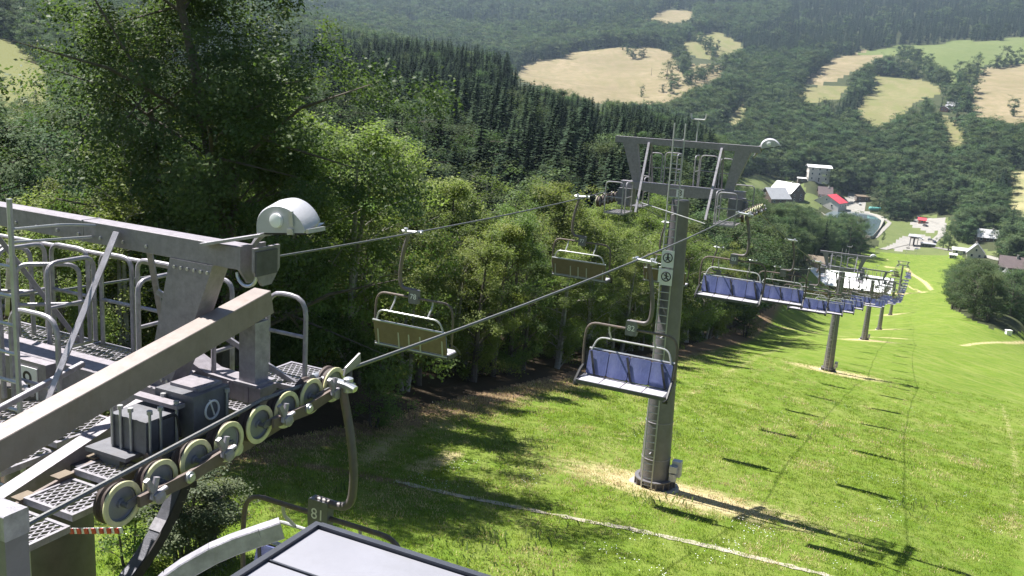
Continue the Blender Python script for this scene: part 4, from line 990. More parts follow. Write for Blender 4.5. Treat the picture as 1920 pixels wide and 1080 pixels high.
def broadleaf(seed, h, rad, low, ncl, nleaf, size, mat, bark='bark', upright=.5, clump=.30, stems=1, outw=.9):
    """trunk with limbs, leaf clumps at the limb ends; returns (trunk mesh, crown mesh)"""
    rng = np.random.default_rng(seed); m = MB(); tips = []
    for k in range(stems):
        a = rng.uniform(0, 6.28); off = np.array([math.cos(a), math.sin(a), 0]) * (0 if stems == 1 else rad * .16)
        lean = rng.normal(size=3) * .05 * h; lean[2] = 0
        sp = [off * .5 + np.array([0, 0, -.3])] + [off * (1 + .8 * q) + lean * q * q + np.array([0, 0, h * .93 * q]) for q in (.12, .3, .5, .7, .88, 1.0)]
        r0 = h * .016 / math.sqrt(stems) + .02
        m.tube(sp, [r0 * 1.3, r0 * 1.05, r0 * .9, r0 * .7, r0 * .5, r0 * .3, r0 * .12], 7)
        nl = int((10 + h * .8) / math.sqrt(stems))
        for j in range(nl):
            q = low + (1 - low) * (j + rng.uniform(0, 1)) / nl
            i = min(int(q * 6), 5); b0 = sp[i] + (sp[i + 1] - sp[i]) * rng.uniform(0, 1)
            ang = j * 2.4 + rng.uniform(-.4, .4)
            env = math.sin(math.pi * min(1, (q - low) / (1 - low) * .86 + .14)) ** .55          # crown outline
            L = rad * env * rng.uniform(.65, 1.1)
            d = np.array([math.cos(ang), math.sin(ang), upright * rng.uniform(.5, 1.4)]); 
            e1 = b0 + d * L * .55; e2 = b0 + np.array([d[0], d[1], d[2] * .75]) * L
            m.tube([b0, e1, e2], [r0 * .42 * (1.15 - q), r0 * .26 * (1.15 - q), .012], 5)
            tips.append((e2, L * .5)); tips.append((e1, L * .42))
            for w in range(2):
                z = e1 + rng.normal(size=3) * L * .3; m.tube([e1 * .6 + b0 * .4, z], [r0 * .16, .008], 4); tips.append((z, L * .32))
        tips.append((sp[-1], rad * .3))
    tips_p = np.array([t[0] for t in tips]); tips_r = np.array([max(t[1], rad * .16) for t in tips])
    pick = rng.integers(0, len(tips), ncl)
    v = rng.normal(size=(ncl, 3)); v /= np.linalg.norm(v, axis=1)[:, None]
    cc = tips_p[pick] + v * (tips_r[pick] * rng.uniform(.35, 1.0, ncl))[:, None] * np.array([1, 1, .8])
    cc[:, 2] = np.maximum(cc[:, 2], h * low * .6 + rng.uniform(0, .08, ncl) * h)
    ps = rng.integers(0, ncl, nleaf)
    C = cc[ps] + rng.normal(size=(nleaf, 3)) * clump * np.array([1, 1, .7])
    ax = np.array([0, 0, h * (low + .35)]); out = C - ax; out /= np.linalg.norm(out, axis=1)[:, None] + 1e-6
    lv = np.clip(rng.uniform(0, 1, ncl)[ps] * .6 + rng.uniform(0, .4, nleaf), 0, 1)
    return m.mesh('trunk', bark), leaf_mesh('crown', C, size, mat, rng, .35, .62, out * outw, lv)
def spruce(seed, h, rad, tier, nper, mat, card=.42):
    """whorls of drooping boughs, each a fan of needle sprays"""
    rng = np.random.default_rng(seed); m = MB(); m.tube([(0, 0, -.3), (0, 0, h * .5), (0, 0, h)], [h * .014 + .03, h * .008 + .02, .01], 6)
    V, LV = [], []; z = h * .06
    while z < h * .985:
        q = z / h; L0 = rad * (1 - q) ** .85 + .10
        for j in range(max(4, int(nper * (1 - q * .45)))):
            a = rng.uniform(0, 6.283); L = L0 * rng.uniform(.7, 1.15); dz = rng.uniform(-.06, .06) * tier * 4
            d = np.array([math.cos(a), math.sin(a), 0]); t = np.array([-d[1], d[0], 0]); n = max(2, int(L / card + .8)); g = rng.uniform(0, 1)
            for i in range(n):
                s0, s1 = i / n, (i + 1.15) / n
                def pt(s): return d * L * s + np.array([0, 0, z + dz + L * (.10 - .42 * s + .16 * s * s)])
                w0 = (.10 + .34 * L * (1 - s0) * .6 + .08) * rng.uniform(.7, 1.2); w1 = w0 * .45
                p0, p1 = pt(s0), pt(s1); dr = np.array([0, 0, -.10 * (1 + L * .25)])
                sd = 1 if rng.random() < .5 else -1
                V += [p0, p0 + t * w0 * sd * .9 + dr + d * .15, p1 + t * w1 * sd + dr, p1]; LV.append(np.clip(g * .5 + s1 * .4 + rng.uniform(0, .2), 0, 1))
                V += [p0, p1, p1 - t * w1 * sd + dr * .8, p0 - t * w0 * sd * .9 + dr + d * .15]; LV.append(np.clip(g * .5 + s1 * .4 + rng.uniform(0, .2), 0, 1))
        z += tier * rng.uniform(.8, 1.2)
    return m.mesh('trunk', 'bark'), cards('crown', np.array(V), mat, np.array(LV))
def joined(name, tm, cm):
    """trunk and crown in one mesh for the distant wood"""
    bm = bmesh.new(); lay = None
    bm.from_mesh(cm); nf = len(bm.faces); bm.from_mesh(tm)
    bm.faces.ensure_lookup_table()
    for f in bm.faces[nf:]: f.material_index = 1
    me = bpy.data.meshes.new(name); bm.to_mesh(me); bm.free()
    me.materials.clear(); me.materials.append(cm.materials[0]); me.materials.append(tm.materials[0]); return me
EDGE = [broadleaf(10 + k, 10, 2.0 + .3 * (k % 3), .08, 190, 15000, .125, 'leaf_edge', 'birch_bark' if k % 2 else 'bark', .95, .22, 1 + (k % 2)) for k in range(6)]
WOODN = [broadleaf(30 + k, 15, 4.6 + .4 * (k % 2), .14, 170, 7500, .28, 'leaf_wood', 'bark', .5, .42, outw=1.6) for k in range(5)]
WOODF = [broadleaf(50 + k, 15, 5.4 + .5 * (k % 3), .08, 52, 2000, .66, 'leaf_wood', 'bark', .5, .60, outw=2.6) for k in range(5)]
SPRN = [spruce(70 + k, 20, (2.5, 3.5, 3.0, 4.0, 2.8)[k], .52, 14, 'needle', .45) for k in range(5)]
SPRF = [spruce(90 + k, 20, (2.8, 3.6, 3.2, 4.1)[k], 1.0, 10, 'needle', .8) for k in range(4)]
def plant(name, tc, p, h0, h, rz, label, cat, group, wide=1.0):
    e = empty(name, p, rz, label, cat, group); k = h / h0; e.scale = (k * wide, k * wide, k)
    link('trunk', tc[0], e); link('crown', tc[1], e); return e
rng = np.random.default_rng(5)
def on_ground(p): return np.array([p[0], p[1], height(p[0], p[1])[0]])
# the big beech behind the foreground tower
BE = broadleaf(3, 19, 7.0, .12, 700, 135000, .14, 'leaf_beech', 'bark', .55, .34, 1)
p = on_ground(at(435, 640, 33)); plant('beech_tree', BE, p, 19, 19, .6, 'tall spreading beech behind the foreground tower, reaching out of the picture', 'tree', None)
p = on_ground(at(320, 640, 37)); plant('beech_tree', broadleaf(4, 17, 4.6, .3, 260, 38000, .145, 'leaf_beech', 'bark', .6, .34), p, 17, 15.0, 2.0, 'slimmer dark tree left of the tall spreading beech', 'tree', None, .8)
p = on_ground(at(40, 640, 27)); plant('leafy_tree', EDGE[3], p, 10, 5.6, 1.0, 'bright leafy tree at the left edge behind the foreground tower', 'tree', None, 1.25)
p = on_ground(at(120, 640, 30)); plant('leafy_tree', EDGE[1], p, 10, 7.0, 4.0, 'leafy tree between the left edge and the dark beeches', 'tree', None, 1.2)
# row of young trees along the left side of the slope
def edge_t(s): return np.interp(s, [-40, 0, 71, 150, 300], [-13.6, -13.6, -15.6, -21, -38])
NEAR = []
def far_enough(p, d, lst): return all((p[0] - q[0]) ** 2 + (p[1] - q[1]) ** 2 > d * d for q in lst)
s_ = -17.0
while s_ < 95:
    for row in range(4):
        t_ = edge_t(s_) - row * 3.3 - rng.uniform(0, 1.6); q = line_pt(s_ + rng.uniform(-.8, .8), t_)
        if far_enough(q, 1.9, [n_[0] for n_ in NEAR]):
            h = (10.0 if row else 9.0) + rng.uniform(-2.6, 2.4) + np.clip(s_ - 20, 0, 60) * .045
            jx = project(on_ground(q))[0][0]
            if jx < 60: continue
            if jx < 190: h *= .62
            NEAR.append((q, h, row))
    s_ += 2.5 + max(0, s_) * .012
for i, (q, h, row) in enumerate(NEAR):
    g_ = 'young trees along the left edge of the slope'
    plant('young_tree', EDGE[i % 6], on_ground(q), 10, h, rng.uniform(0, 6.28), ('young leafy tree, %s from the near end of the front row beside the ski slope' % ordinal(int(np.sum([r_[2] == 0 for r_ in NEAR[:i + 1]])))) if row == 0 else ('young leafy tree in the %s row behind the slope edge, %s from its near end' % (('second', 'third', 'fourth')[row - 1], ordinal(int(np.sum([r_[2] == row for r_ in NEAR[:i + 1]]))))), 'tree', g_ if row == 0 else 'young trees behind the front row', rng.uniform(.95, 1.25))
# bushes at the foot of the foreground tower
BUSH = [broadleaf(110 + k, 2.2, 1.0, .04, 60, 4200, .085, 'leaf_edge', 'bark', .8, .14, 3) for k in range(2)]
JUN = broadleaf(120, 2.6, .85, .03, 150, 16000, .055, 'needle_pale', 'bark', 1.3, .10, 4)
for q, Z, h, lb in (((345, 1068), 13.5, 2.2, 'pale conifer bush below the sheaves of the foreground tower'), ((398, 1045), 14.2, 1.6, 'smaller pale conifer bush right of the larger one below the sheaves')):
    p = ground(*q); plant('conifer_bush', JUN, p, 2.6, h, 0, lb, 'bush', None, 1.5)
for q, Z, h, lb in (((240, 1058), 12.8, 1.5, 'leafy green bush under the striped bar'), ((165, 905), 17, 2.4, 'leafy bush seen behind the foreground mast'), ((700, 800), 36, 2.2, 'low leafy bush at the foot of the tree row'), ((1395, 632), 118, 4.5, 'rounded shrub at the end of the near tree row')):
    p = ground(*q); plant('leafy_bush', BUSH[0], p, 2.2, h, 1.0, lb, 'bush', None, 1.1)
# ------------------------------------------------------------------ the woods
SPR_PX = [(300, 40), (560, 80), (700, 110), (900, 140), (1050, 180), (1200, 240), (1330, 300), (1345, 520), (1200, 560), (1000, 560), (640, 540), (560, 430), (300, 420)]
DARK_TOP = [(1400, 75), (1480, 40), (1500, -200), (2200, -200), (2200, 78), (1650, 88), (1600, 100), (1520, 110)]
PLANT_PX = [(1540, 228), (1600, 200), (1650, 205), (1620, 240), (1560, 250)]
CLEAR = []                                                   # (x, y, radius) kept free for houses, water and yards
def clear_px(px, py, r, z=None):
    g = ground(px, py); CLEAR.append((g[0], g[1], r))
for q in ((1460, 372, 16), (1480, 366, 12), (1530, 334, 16), (1500, 340, 8), (1555, 386, 14), (1545, 374, 10), (1610, 380, 20), (1620, 395, 16), (1580, 398, 22), (1610, 410, 22), (1640, 418, 22), (1635, 440, 18), (1540, 398, 16),
          (1715, 430, 25), (1700, 455, 30), (1850, 448, 14), (1825, 474, 12), (1800, 472, 12), (1890, 500, 12), (1912, 605, 12), (1780, 200, 22), (1765, 212, 15), (1775, 235, 12), (1590, 535, 26), (1630, 530, 20), (1545, 500, 10), (1835, 470, 10), (1740, 430, 16), (1690, 440, 22)): clear_px(*q)
cand = []
def ring(r0, r1, sp, a0=-32.5, a1=32.5):
    nr_ = int((r1 - r0) / sp) + 1
    for i in range(nr_):
        r = r0 + (r1 - r0) * i / nr_; n = int(RAD(a1 - a0) * r / sp)
        a = RAD(a0) + RAD(a1 - a0) * (np.arange(n) + rng.uniform(0, 1, n)) / n; rr = r + rng.uniform(-.5, .5, n) * sp
        cand.append(np.c_[rr * np.sin(a), rr * np.cos(a)])
ring(45, 150, 4.6); ring(150, 620, 5.7); ring(620, 1150, 8.6); ring(1150, 2000, 10.5); ring(2000, 3400, 14.0)
Q = np.concatenate(cand); Qz = height(Q[:, 0], Q[:, 1]); PX, PY, PZ = project(np.c_[Q, Qz])
rg = region_of(PX, PY, PZ, Q[:, 0], Q[:, 1]); s_, t_ = st(Q[:, 0], Q[:, 1])
ok = (rg == 0) & (PX > -150) & (PX < 2070) & (PY > -260) & (PY < 900)
ok &= ~((s_ < 100) & (t_ > edge_t(s_) - 15) & (t_ < 40))       # the young trees stand there
ok &= ~((s_ < 330) & (t_ > edge_t(s_) - .5) & (PX < 1700))
for cx, cy, cr in CLEAR: ok &= (Q[:, 0] - cx) ** 2 + (Q[:, 1] - cy) ** 2 > cr * cr
ok &= ~((np.hypot(Q[:, 0], Q[:, 1]) < 60) & (PX > 60))
Q, Qz, PX, PY, PZ = Q[ok], Qz[ok], PX[ok], PY[ok], PZ[ok]; R_ = np.hypot(Q[:, 0], Q[:, 1]); s_, t_ = st(Q[:, 0], Q[:, 1])
def patch(x, y, sc, ph): return np.sin(x * sc + ph) * np.sin(y * sc * 1.3 + 2 * ph) + .6 * np.sin(x * sc * 2.3 - y * sc * 1.7 + ph)
pr = np.full(len(Q), .06)
far_ = R_ > 1150
pr[far_] = .5 + .45 * patch(Q[far_, 0], Q[far_, 1], .006, 1.7)
sp_ = inpoly(PX, PY, SPR_PX) & (R_ < 900); pr[sp_] = .93 - .45 * (patch(Q[sp_, 0], Q[sp_, 1], .05, .9) > 1.15)
pr[inpoly(PX, PY, DARK_TOP)] = .95; pr[inpoly(PX, PY, PLANT_PX)] = .97
vil = (R_ > 560) & (R_ < 1000) & (PX > 1500); pr[vil] = .12 + .25 * (patch(Q[vil, 0], Q[vil, 1], .02, .6) > .5)
pr[(R_ < 180) & (PX < 640)] = .3; pr[(R_ < 62)] = .2
isS = rng.uniform(0, 1, len(Q)) < pr
hh = np.where(isS, rng.uniform(12.5, 23, len(Q)), rng.uniform(10.5, 18.5, len(Q)))
hh[(R_ < 130)] *= .78; hh[isS & (R_ < 230)] *= .85; big = np.interp(R_, [560, 800, 1200, 3000], [1.0, 1.25, 1.5, 1.7]); hh *= np.where(isS, 1 + (big - 1) * .6, big)
hh[(~isS) & (R_ > 220) & (R_ < 420) & (PX > 1740)] *= .9
rot = rng.uniform(0, 6.28, len(Q)); wid = np.where(isS, rng.uniform(1.05, 1.6, len(Q)), rng.uniform(.9, 1.45, len(Q)))
KEEPVIS = ((1435, 342, 1500, 384, 670), (1530, 352, 1584, 394, 680), (1505, 304, 1556, 345, 760), (1530, 385, 1566, 406, 660), (1620, 396, 1664, 442, 620), (1580, 360, 1650, 398, 670), (1642, 408, 1775, 475, 640), (1740, 452, 1862, 484, 560), (1836, 430, 1868, 455, 585),
           (1795, 463, 1842, 482, 500), (1872, 478, 1920, 505, 450), (1898, 572, 1925, 612, 255), (1758, 178, 1802, 210, 1120), (1528, 468, 1658, 550, 460), (1378, 328, 1500, 352, 740), (1440, 560, 1640, 640, 330))
tpy = PY - hh * FPX / PZ; cw = hh * .28 * wid * FPX / PZ
vis = np.ones(len(Q), bool)
for x0, y0, x1, y1, rm in KEEPVIS:
    g_ = ground((x0 + x1) / 2, y1 - 2); rm = math.hypot(g_[0], g_[1]) - 3
    vis &= ~((R_ < rm) & (PX + cw * .8 > x0) & (PX - cw * .8 < x1) & (tpy < y1 - 4) & (PY > y0))
for f in FIELDS:
    if f[0] != 'gravel_yard':
        for ox, oy in ((0, tpy + 6), (.6, tpy * .7 + PY * .3), (-.6, tpy * .7 + PY * .3), (0, tpy * .45 + PY * .55)): vis &= ~(inpoly(PX + cw * ox, oy, f[1]) & (R_ > 300))
keep = vis & ~((PX < 150) & (R_ < 345) & (PY - hh * FPX / PZ < 205 + 45 * np.sin(PX * .07))) & ~((PX < 330) & (R_ > 325) & (R_ < 345) & (PY < 200))
Q, Qz, PX, PY, PZ, R_, isS, hh, rot, wid = [q[keep] for q in (Q, Qz, PX, PY, PZ, R_, isS, hh, rot, wid)]
inview = (PX > -30) & (PX < 1950) & (PY - hh * FPX / PZ < 1080) & (PY > -5)
solo = np.zeros(len(Q), bool)
for kd in (True, False):
    i_ = np.where((isS == kd) & inview)[0]; lim = 290 if kd else 170
    if not kd:                                               # nearest ones, and those by the village and the lower meadow
        i1 = i_[np.argsort(R_[i_])][:lim]; i2 = i_[(PX[i_] > 1380) & (R_[i_] < 900) & ~np.isin(i_, i1)]; i2 = i2[np.argsort(R_[i2])][:90]; solo[i1] = True; solo[i2] = True
    else: solo[i_[np.argsort(R_[i_])][:lim]] = True
for i in np.where(solo)[0]:
    p = (Q[i, 0], Q[i, 1], Qz[i])
    if isS[i]:
        lb, gp = ('dark spruce of the %s spruces on the wooded spur, in its %s part' % (('nearest', 'middle', 'farther')[int(np.searchsorted((130, 175), R_[i]))], ('far left', 'left', 'central', 'right')[int(np.searchsorted((640, 850, 1080), PX[i]))]), 'spruces of the spur') if PX[i] < 1380 else ('dark pointed spruce among the leafy trees near the valley', 'spruces near the valley')
        plant('spruce_tree', SPRN[i % 5], p, 20, hh[i], rot[i], lb, 'tree', gp, wid[i])
    else:
        if PX[i] > 1740: lb, gp = 'rounded leafy tree in the grove right of the lower meadow', 'grove right of the meadow'
        elif PX[i] > 1380 and R_[i] > 300: lb, gp = 'rounded leafy tree by the houses in the valley', 'leafy trees by the valley houses'
        elif PX[i] < 640: lb, gp = 'leafy tree in the wood left of the spruce spur', 'leafy trees on the left'
        else: lb, gp = 'leafy tree in the wood left of the lift line', 'leafy trees left of the lift'
        if PX[i] > 1380: lb += ', %s of its %s trees' % (('left', 'middle', 'right')[int(np.searchsorted((1800, 1860) if PX[i] > 1740 else (1480, 1600), PX[i]))], ('nearest', 'middle', 'farther')[int(np.searchsorted((290, 400) if PX[i] > 1740 else (520, 680), R_[i]))])
        else: lb += ', %s and %s in it' % (('near', 'midway', 'far')[int(np.searchsorted((75, 110), R_[i]))], ('well left', 'left', 'central', 'right')[int(np.searchsorted((200, 420, 900), PX[i]))])
        plant('leafy_tree', (WOODN if R_[i] < 420 else WOODF)[i % 5], p, 15, hh[i], rot[i], lb, 'tree', gp, wid[i])
def scatter(name, pts, rotz, sc, wide, meshes, label=None, cat=None):
    """one object: points carrying instances of the given meshes (geometry nodes)"""
    me = bpy.data.meshes.new(name); n = len(pts); me.vertices.add(n); me.vertices.foreach_set('co', np.asarray(pts, 'f').ravel())
    for nm, tp, v in (('rot', 'FLOAT_VECTOR', np.c_[np.zeros(n), np.zeros(n), rotz]), ('sc', 'FLOAT_VECTOR', np.c_[sc * wide, sc * wide, sc])):
        a = me.attributes.new(nm, tp, 'POINT'); a.data.foreach_set('vector', v.astype('f').ravel())
    a = me.attributes.new('kx', 'INT', 'POINT'); a.data.foreach_set('value', np.arange(n, dtype='i') % len(meshes))
    o = link(name, me); ng = bpy.data.node_groups.new(name, 'GeometryNodeTree')
    ng.interface.new_socket('Geometry', in_out='INPUT', socket_type='NodeSocketGeometry'); ng.interface.new_socket('Geometry', in_out='OUTPUT', socket_type='NodeSocketGeometry')
    N, Lk = ng.nodes, ng.links; gi = N.new('NodeGroupInput'); go = N.new('NodeGroupOutput'); jn = N.new('GeometryNodeJoinGeometry')
    def attr(nm, tp):
        q = N.new('GeometryNodeInputNamedAttribute'); q.data_type = tp; q.inputs[0].default_value = nm; return q.outputs[0]
    ra, sa, ka = attr('rot', 'FLOAT_VECTOR'), attr('sc', 'FLOAT_VECTOR'), attr('kx', 'INT')
    for i, mm in enumerate(meshes):
        po = bpy.data.objects.new(name + '_source', mm)
        oi = N.new('GeometryNodeObjectInfo'); oi.inputs[0].default_value = po; oi.inputs['As Instance'].default_value = True
        cmp_ = N.new('FunctionNodeCompare'); cmp_.data_type = 'INT'; cmp_.operation = 'EQUAL'; cmp_.inputs[3].default_value = i; Lk.new(ka, cmp_.inputs[2])
        ip = N.new('GeometryNodeInstanceOnPoints'); Lk.new(gi.outputs[0], ip.inputs['Points']); Lk.new(cmp_.outputs[0], ip.inputs['Selection']); Lk.new(oi.outputs['Geometry'], ip.inputs['Instance'])
        Lk.new(ra, ip.inputs['Rotation']); Lk.new(sa, ip.inputs['Scale']); Lk.new(ip.outputs[0], jn.inputs[0])
    Lk.new(jn.outputs[0], go.inputs[0]); md = o.modifiers.new('scatter', 'NODES'); md.node_group = ng
    return tag(o, label, cat, None, 'stuff')
rest = ~solo
# hedges and field edges on the far side
hx = []
for pl, hgt in ((((1168, 96), (1200, 110)), 14), (((1236, 172), (1275, 162), (1310, 150), (1335, 128)), 17), (((1285, 70), (1330, 92), (1345, 112)), 17), (((1690, 106), (1735, 130), (1765, 160)), 22), (((1770, 165), (1800, 158), (1832, 138)), 20), (((1855, 128), (1925, 119)), 18), (((1265, 100), (1285, 122), (1275, 140)), 20)):
    g_ = [ground(*q) for q in pl]
    for a_, b_ in zip(g_[:-1], g_[1:]):
        n_ = max(2, int(np.linalg.norm(b_ - a_) / 9))
        for k in range(n_):
            q = a_ + (b_ - a_) * (k + rng.uniform(0, .8)) / n_ + np.array([rng.normal() * 5, rng.normal() * 8, 0]); hx.append((q[0], q[1], hgt * rng.uniform(.55, 1.15)))
hx = np.array(hx); hz_ = height(hx[:, 0], hx[:, 1])
scatter('hedge_trees', np.c_[hx[:, :2], hz_], rng.uniform(0, 6.28, len(hx)), hx[:, 2] / 15, rng.uniform(.9, 1.4, len(hx)), [joined('hedge_trees', *t) for t in WOODF], 'bushy hedges and tree lines between the far fields', 'hedge')
for kd, near_ms, far_ms, nm, h0, lb in ((True, SPRN, SPRF, 'spruce_wood', 20, 'dark spruce woods covering the far hills'), (False, WOODN, WOODF, 'leafy_wood', 15, 'leafy woods covering the opposite valley sides')):
    a_ = rest & (isS == kd) & (R_ < 520); b_ = rest & (isS == kd) & (R_ >= 520)
    for sel, ms in ((a_, near_ms), (b_, far_ms)):
        if sel.any(): scatter(nm, np.c_[Q[sel], Qz[sel]], rot[sel], hh[sel] / h0, wid[sel], [joined(nm, *t) for t in ms], lb if ms is far_ms else lb.replace('covering the far hills', 'on the middle spur').replace('covering the opposite valley sides', 'between the slope and the spur'), 'wood')
print('TREES', len(Q), int(solo.sum()), len(NEAR))
# dead tree and single trees in the fields
def dead_tree(p, h, label):
    r = np.random.default_rng(8); m = MB(); sp = [np.array([math.sin(k * .9) * .35, math.cos(k * 1.3) * .3, h * k / 7]) for k in range(8)]; sp[0][:2] = 0
    m.tube(sp, [.22, .20, .17, .14, .11, .08, .05, .02], 6)
    for k in range(9):
        b = sp[2 + k % 5]; a = r.uniform(0, 6.28); L = r.uniform(1.2, 2.8); m.tube([b, b + np.array([math.cos(a) * L * .5, math.sin(a) * L * .5, L * .35]), b + np.array([math.cos(a) * L * .7, math.sin(a) * L * .7, L * .9])], [.07, .045, .01], 5)
    tag(m.build('dead_tree', 'dead_wood', loc=p), label, 'tree')
p = on_ground(at(792, 360, 175)); dead_tree(p, 17, 'bare whitish dead tree standing among the dark spruces')
for q, h, w, lb in (((1186, 110), 13, 1.5, 'lone clump of trees high in the big hay field'), ((1203, 182), 10, .8, 'small lone tree at the foot of the big hay field'), ((1250, 148), 17, 1.2, 'rounded tree at the right side of the big hay field'), ((1276, 128), 15, 1.1, 'tree above the rounded one at the right of the hay field'),
                    ((1258, 176), 12, 1.2, 'low tree at the lower right corner of the hay field'), ((1885, 122), 22, .9, 'tall tree at the corner of the green field and the stubble'), ((1868, 128), 15, 1.1, 'rounded tree beside the tall one above the stubble field'), ((1908, 120), 17, 1.1, 'tree at the right edge above the stubble field'),
                    ((1795, 148), 18, 1.2, 'tree at the end of the hedge below the green field'), ((1815, 150), 17, 1.1, 'tree near the corner of the hedge right of the green field'), ((1830, 138), 20, .9, 'tall tree at the upper end of the hedge above the farm'), ((1820, 175), 18, 1.1, 'tree on the lane above the farmhouse'), ((1765, 172), 9, 1.2, 'small bush in the meadow above the farmhouse'),
                    ((1810, 240), 19, 1.5, 'dense round tree in front of the farmhouse'), ((1790, 235), 16, 1.2, 'tree left of the dense round one by the farm'), ((1900, 218), 15, 1.2, 'round tree on the right below the stubble field'), ((1655, 455), 8, .6, 'small tree on the lawn right of the pond'), ((1778, 470), 17, 1.0, 'tall tree with clear stem beside the valley road'), ((1768, 466), 15, .9, 'second tree with clear stem beside the valley road'),
                    ((1612, 480), 20, 1.0, 'dark tall tree before the left end of the pond'), ((1590, 480), 22, 1.1, 'dark broad tree in the clump before the pond'), ((1560, 480), 20, 1.1, 'leafy tree at the left of the clump before the pond'), ((1605, 476), 22, 1.0, 'tree in the middle of the clump before the pond'), ((1575, 470), 21, 1.1, 'tree at the back of the clump before the pond')):
    p = ground(*q); plant('leafy_tree', WOODF[int(p[0]) % 5] if p[1] > 900 else WOODN[int(p[0]) % 5], p, 15, h * (1.5 if p[1] > 900 else 1), p[1], lb, 'tree', None, w)
# ------------------------------------------------------------------ grass on the near slope
TUFT = []
for k in range(4):
    r = np.random.default_rng(200 + k); VV, LV = [], []
    for b in range(14):
        a = r.uniform(0, 6.28); o = np.array([r.normal() * .10, r.normal() * .10, 0]); L = r.uniform(.04, .10); d = np.array([math.cos(a), math.sin(a), 0]); t = np.array([-d[1], d[0], 0]) * .010
        VV += [o - t, o + t, o + d * L * .55 + t * .5 + Zv * L * .8, o + d * L * .45 - t * .5 + Zv * L * .85]; LV.append(r.uniform(0, 1))
    TUFT.append(cards('tuft', np.array(VV), 'grass_blade', np.array(LV)))
STRAW = cards('straw', np.array(VV) * 1.0, 'straw_blade', np.array(LV))
gp = []
for r0, r1, den in ((12, 30, 30.0), (30, 45, 20.0), (45, 60, 10.0), (60, 80, 5.0), (80, 110, 2.0)):
    n = int(RAD(64) * .5 * (r1 * r1 - r0 * r0) * den); a = RAD(-32) + RAD(64) * rng.uniform(0, 1, n); r = np.sqrt(rng.uniform(r0 * r0, r1 * r1, n)); gp.append(np.c_[r * np.sin(a), r * np.cos(a)])
G = np.concatenate(gp); gz = height(G[:, 0], G[:, 1]); gx, gy, gd = project(np.c_[G, gz]); gs, gt = st(G[:, 0], G[:, 1])
ok = (gx > -40) & (gx < 1960) & (gy < 1130) & (gt > -12.5) & (region_of(gx, gy, gd, G[:, 0], G[:, 1]) == 1)
ok &= np.hypot(gs, gt) > 1.1; ok &= np.hypot(gs + 25, gt) > 1.2
G, gz, gs, gt = G[ok], gz[ok], gs[ok], gt[ok]; rr = np.hypot(G[:, 0], G[:, 1])
dry = (np.exp(-((gs / 2.3) ** 2 + ((gt - .9) / 4.5) ** 2)) * .9 + np.clip((-7.5 - gt) / 4, 0, 1) * .7 + (patch(G[:, 0], G[:, 1], .5, .3) > .8) * .45 + (patch(G[:, 0], G[:, 1], .13, 1.3) > .5) * .14 + .03) > rng.uniform(0, 1, len(G))
sc = rng.uniform(.6, 1.25, len(G)) * np.clip(rr / 40, .85, 1.35)
scatter('slope_grass', np.c_[G, gz][~dry], rng.uniform(0, 6.28, (~dry).sum()), sc[~dry], np.ones((~dry).sum()), TUFT, 'short green grass of the ski slope', 'grass')
scatter('dry_grass', np.c_[G, gz][dry], rng.uniform(0, 6.28, dry.sum()), sc[dry], np.ones(dry.sum()), [STRAW], 'dry straw-coloured grass on the ski slope', 'grass')
WEED = bpy.data.meshes.new_from_object(bpy.data.objects.new('weed', TUFT[1])); WEED.materials.clear(); WEED.materials.append(MATS['leaf_edge'])
wi = np.where((patch(G[:, 0], G[:, 1], .35, 2.1) + rng.normal(size=len(G)) * .5 > 1.45) & (rng.uniform(0, 1, len(G)) < .12))[0]
scatter('slope_weeds', np.c_[G, gz][wi], rng.uniform(0, 6.28, len(wi)), rng.uniform(1.6, 2.8, len(wi)), np.full(len(wi), 1.1), [WEED], 'darker weed clumps in the grass of the ski slope', 'weeds')
r = np.random.default_rng(77); VF = []
for b in range(7):
    o = np.array([r.normal() * .25, r.normal() * .25, r.uniform(.08, .16)]); w_ = .014
    VF += [o + (-w_, 0, 0), o + (0, -w_, .004), o + (w_, 0, 0), o + (0, w_, .004)]
FLOW = cards('flowers', np.array(VF), 'white_paint', np.zeros(7))
wi = np.where((patch(G[:, 0], G[:, 1], .22, .4) > .4) & (rng.uniform(0, 1, len(G)) < .012))[0]
scatter('white_flowers', np.c_[G, gz][wi], rng.uniform(0, 6.28, len(wi)), np.full(len(wi), 1.2), np.ones(len(wi)), [FLOW], 'tiny white flowers dotted over the ski slope', 'flowers')
print('GRASS', len(G))
# ------------------------------------------------------------------ valley: water, roads, houses
def drape(name, pl, w, mat, off=.06, kind='structure', step=2.0, wj=0.0):
    """strip of ground cover following the terrain along picture points"""
    g = [ground(*p) for p in pl]; pts = []
    for a, b in zip(g[:-1], g[1:]):
        n = max(2, int(np.linalg.norm(b - a) / step))
        pts += [a + (b - a) * i / n for i in range(n)]
    pts.append(g[-1]); r = np.random.default_rng(len(pts)); vs, fs = [], []; K = 4
    for i, p in enumerate(pts):
        d = nrm(pts[min(i + 1, len(pts) - 1)] - pts[max(i - 1, 0)]); n = nrm(np.array([d[1], -d[0], 0])); ww = w * (1 + r.uniform(-wj, wj)); sh = r.uniform(-wj, wj) * w * .3
        for k in range(K + 1):
            q = p + n * (ww * (k / K - .5) + sh); vs.append((q[0], q[1], height(q[0], q[1])[0] + off))
    for i in range(len(pts) - 1):
        for k in range(K): a = i * (K + 1) + k; fs.append((a, a + 1, a + K + 2, a + K + 1))
    return tag(link(name, mesh_from(name, vs, fs, (mat,), True)), kind=kind)
drape('path', [(740, 903), (860, 930), (1000, 957), (1060, 970), (1180, 992), (1300, 1018), (1440, 1052), (1560, 1082), (1640, 1110)], .30, 'path_dust', .02, step=.22, wj=.55)
drape('road', [(1655, 468), (1700, 458), (1750, 464), (1800, 473), (1850, 481), (1900, 492)], 4.5, 'gravel', .25, step=6)
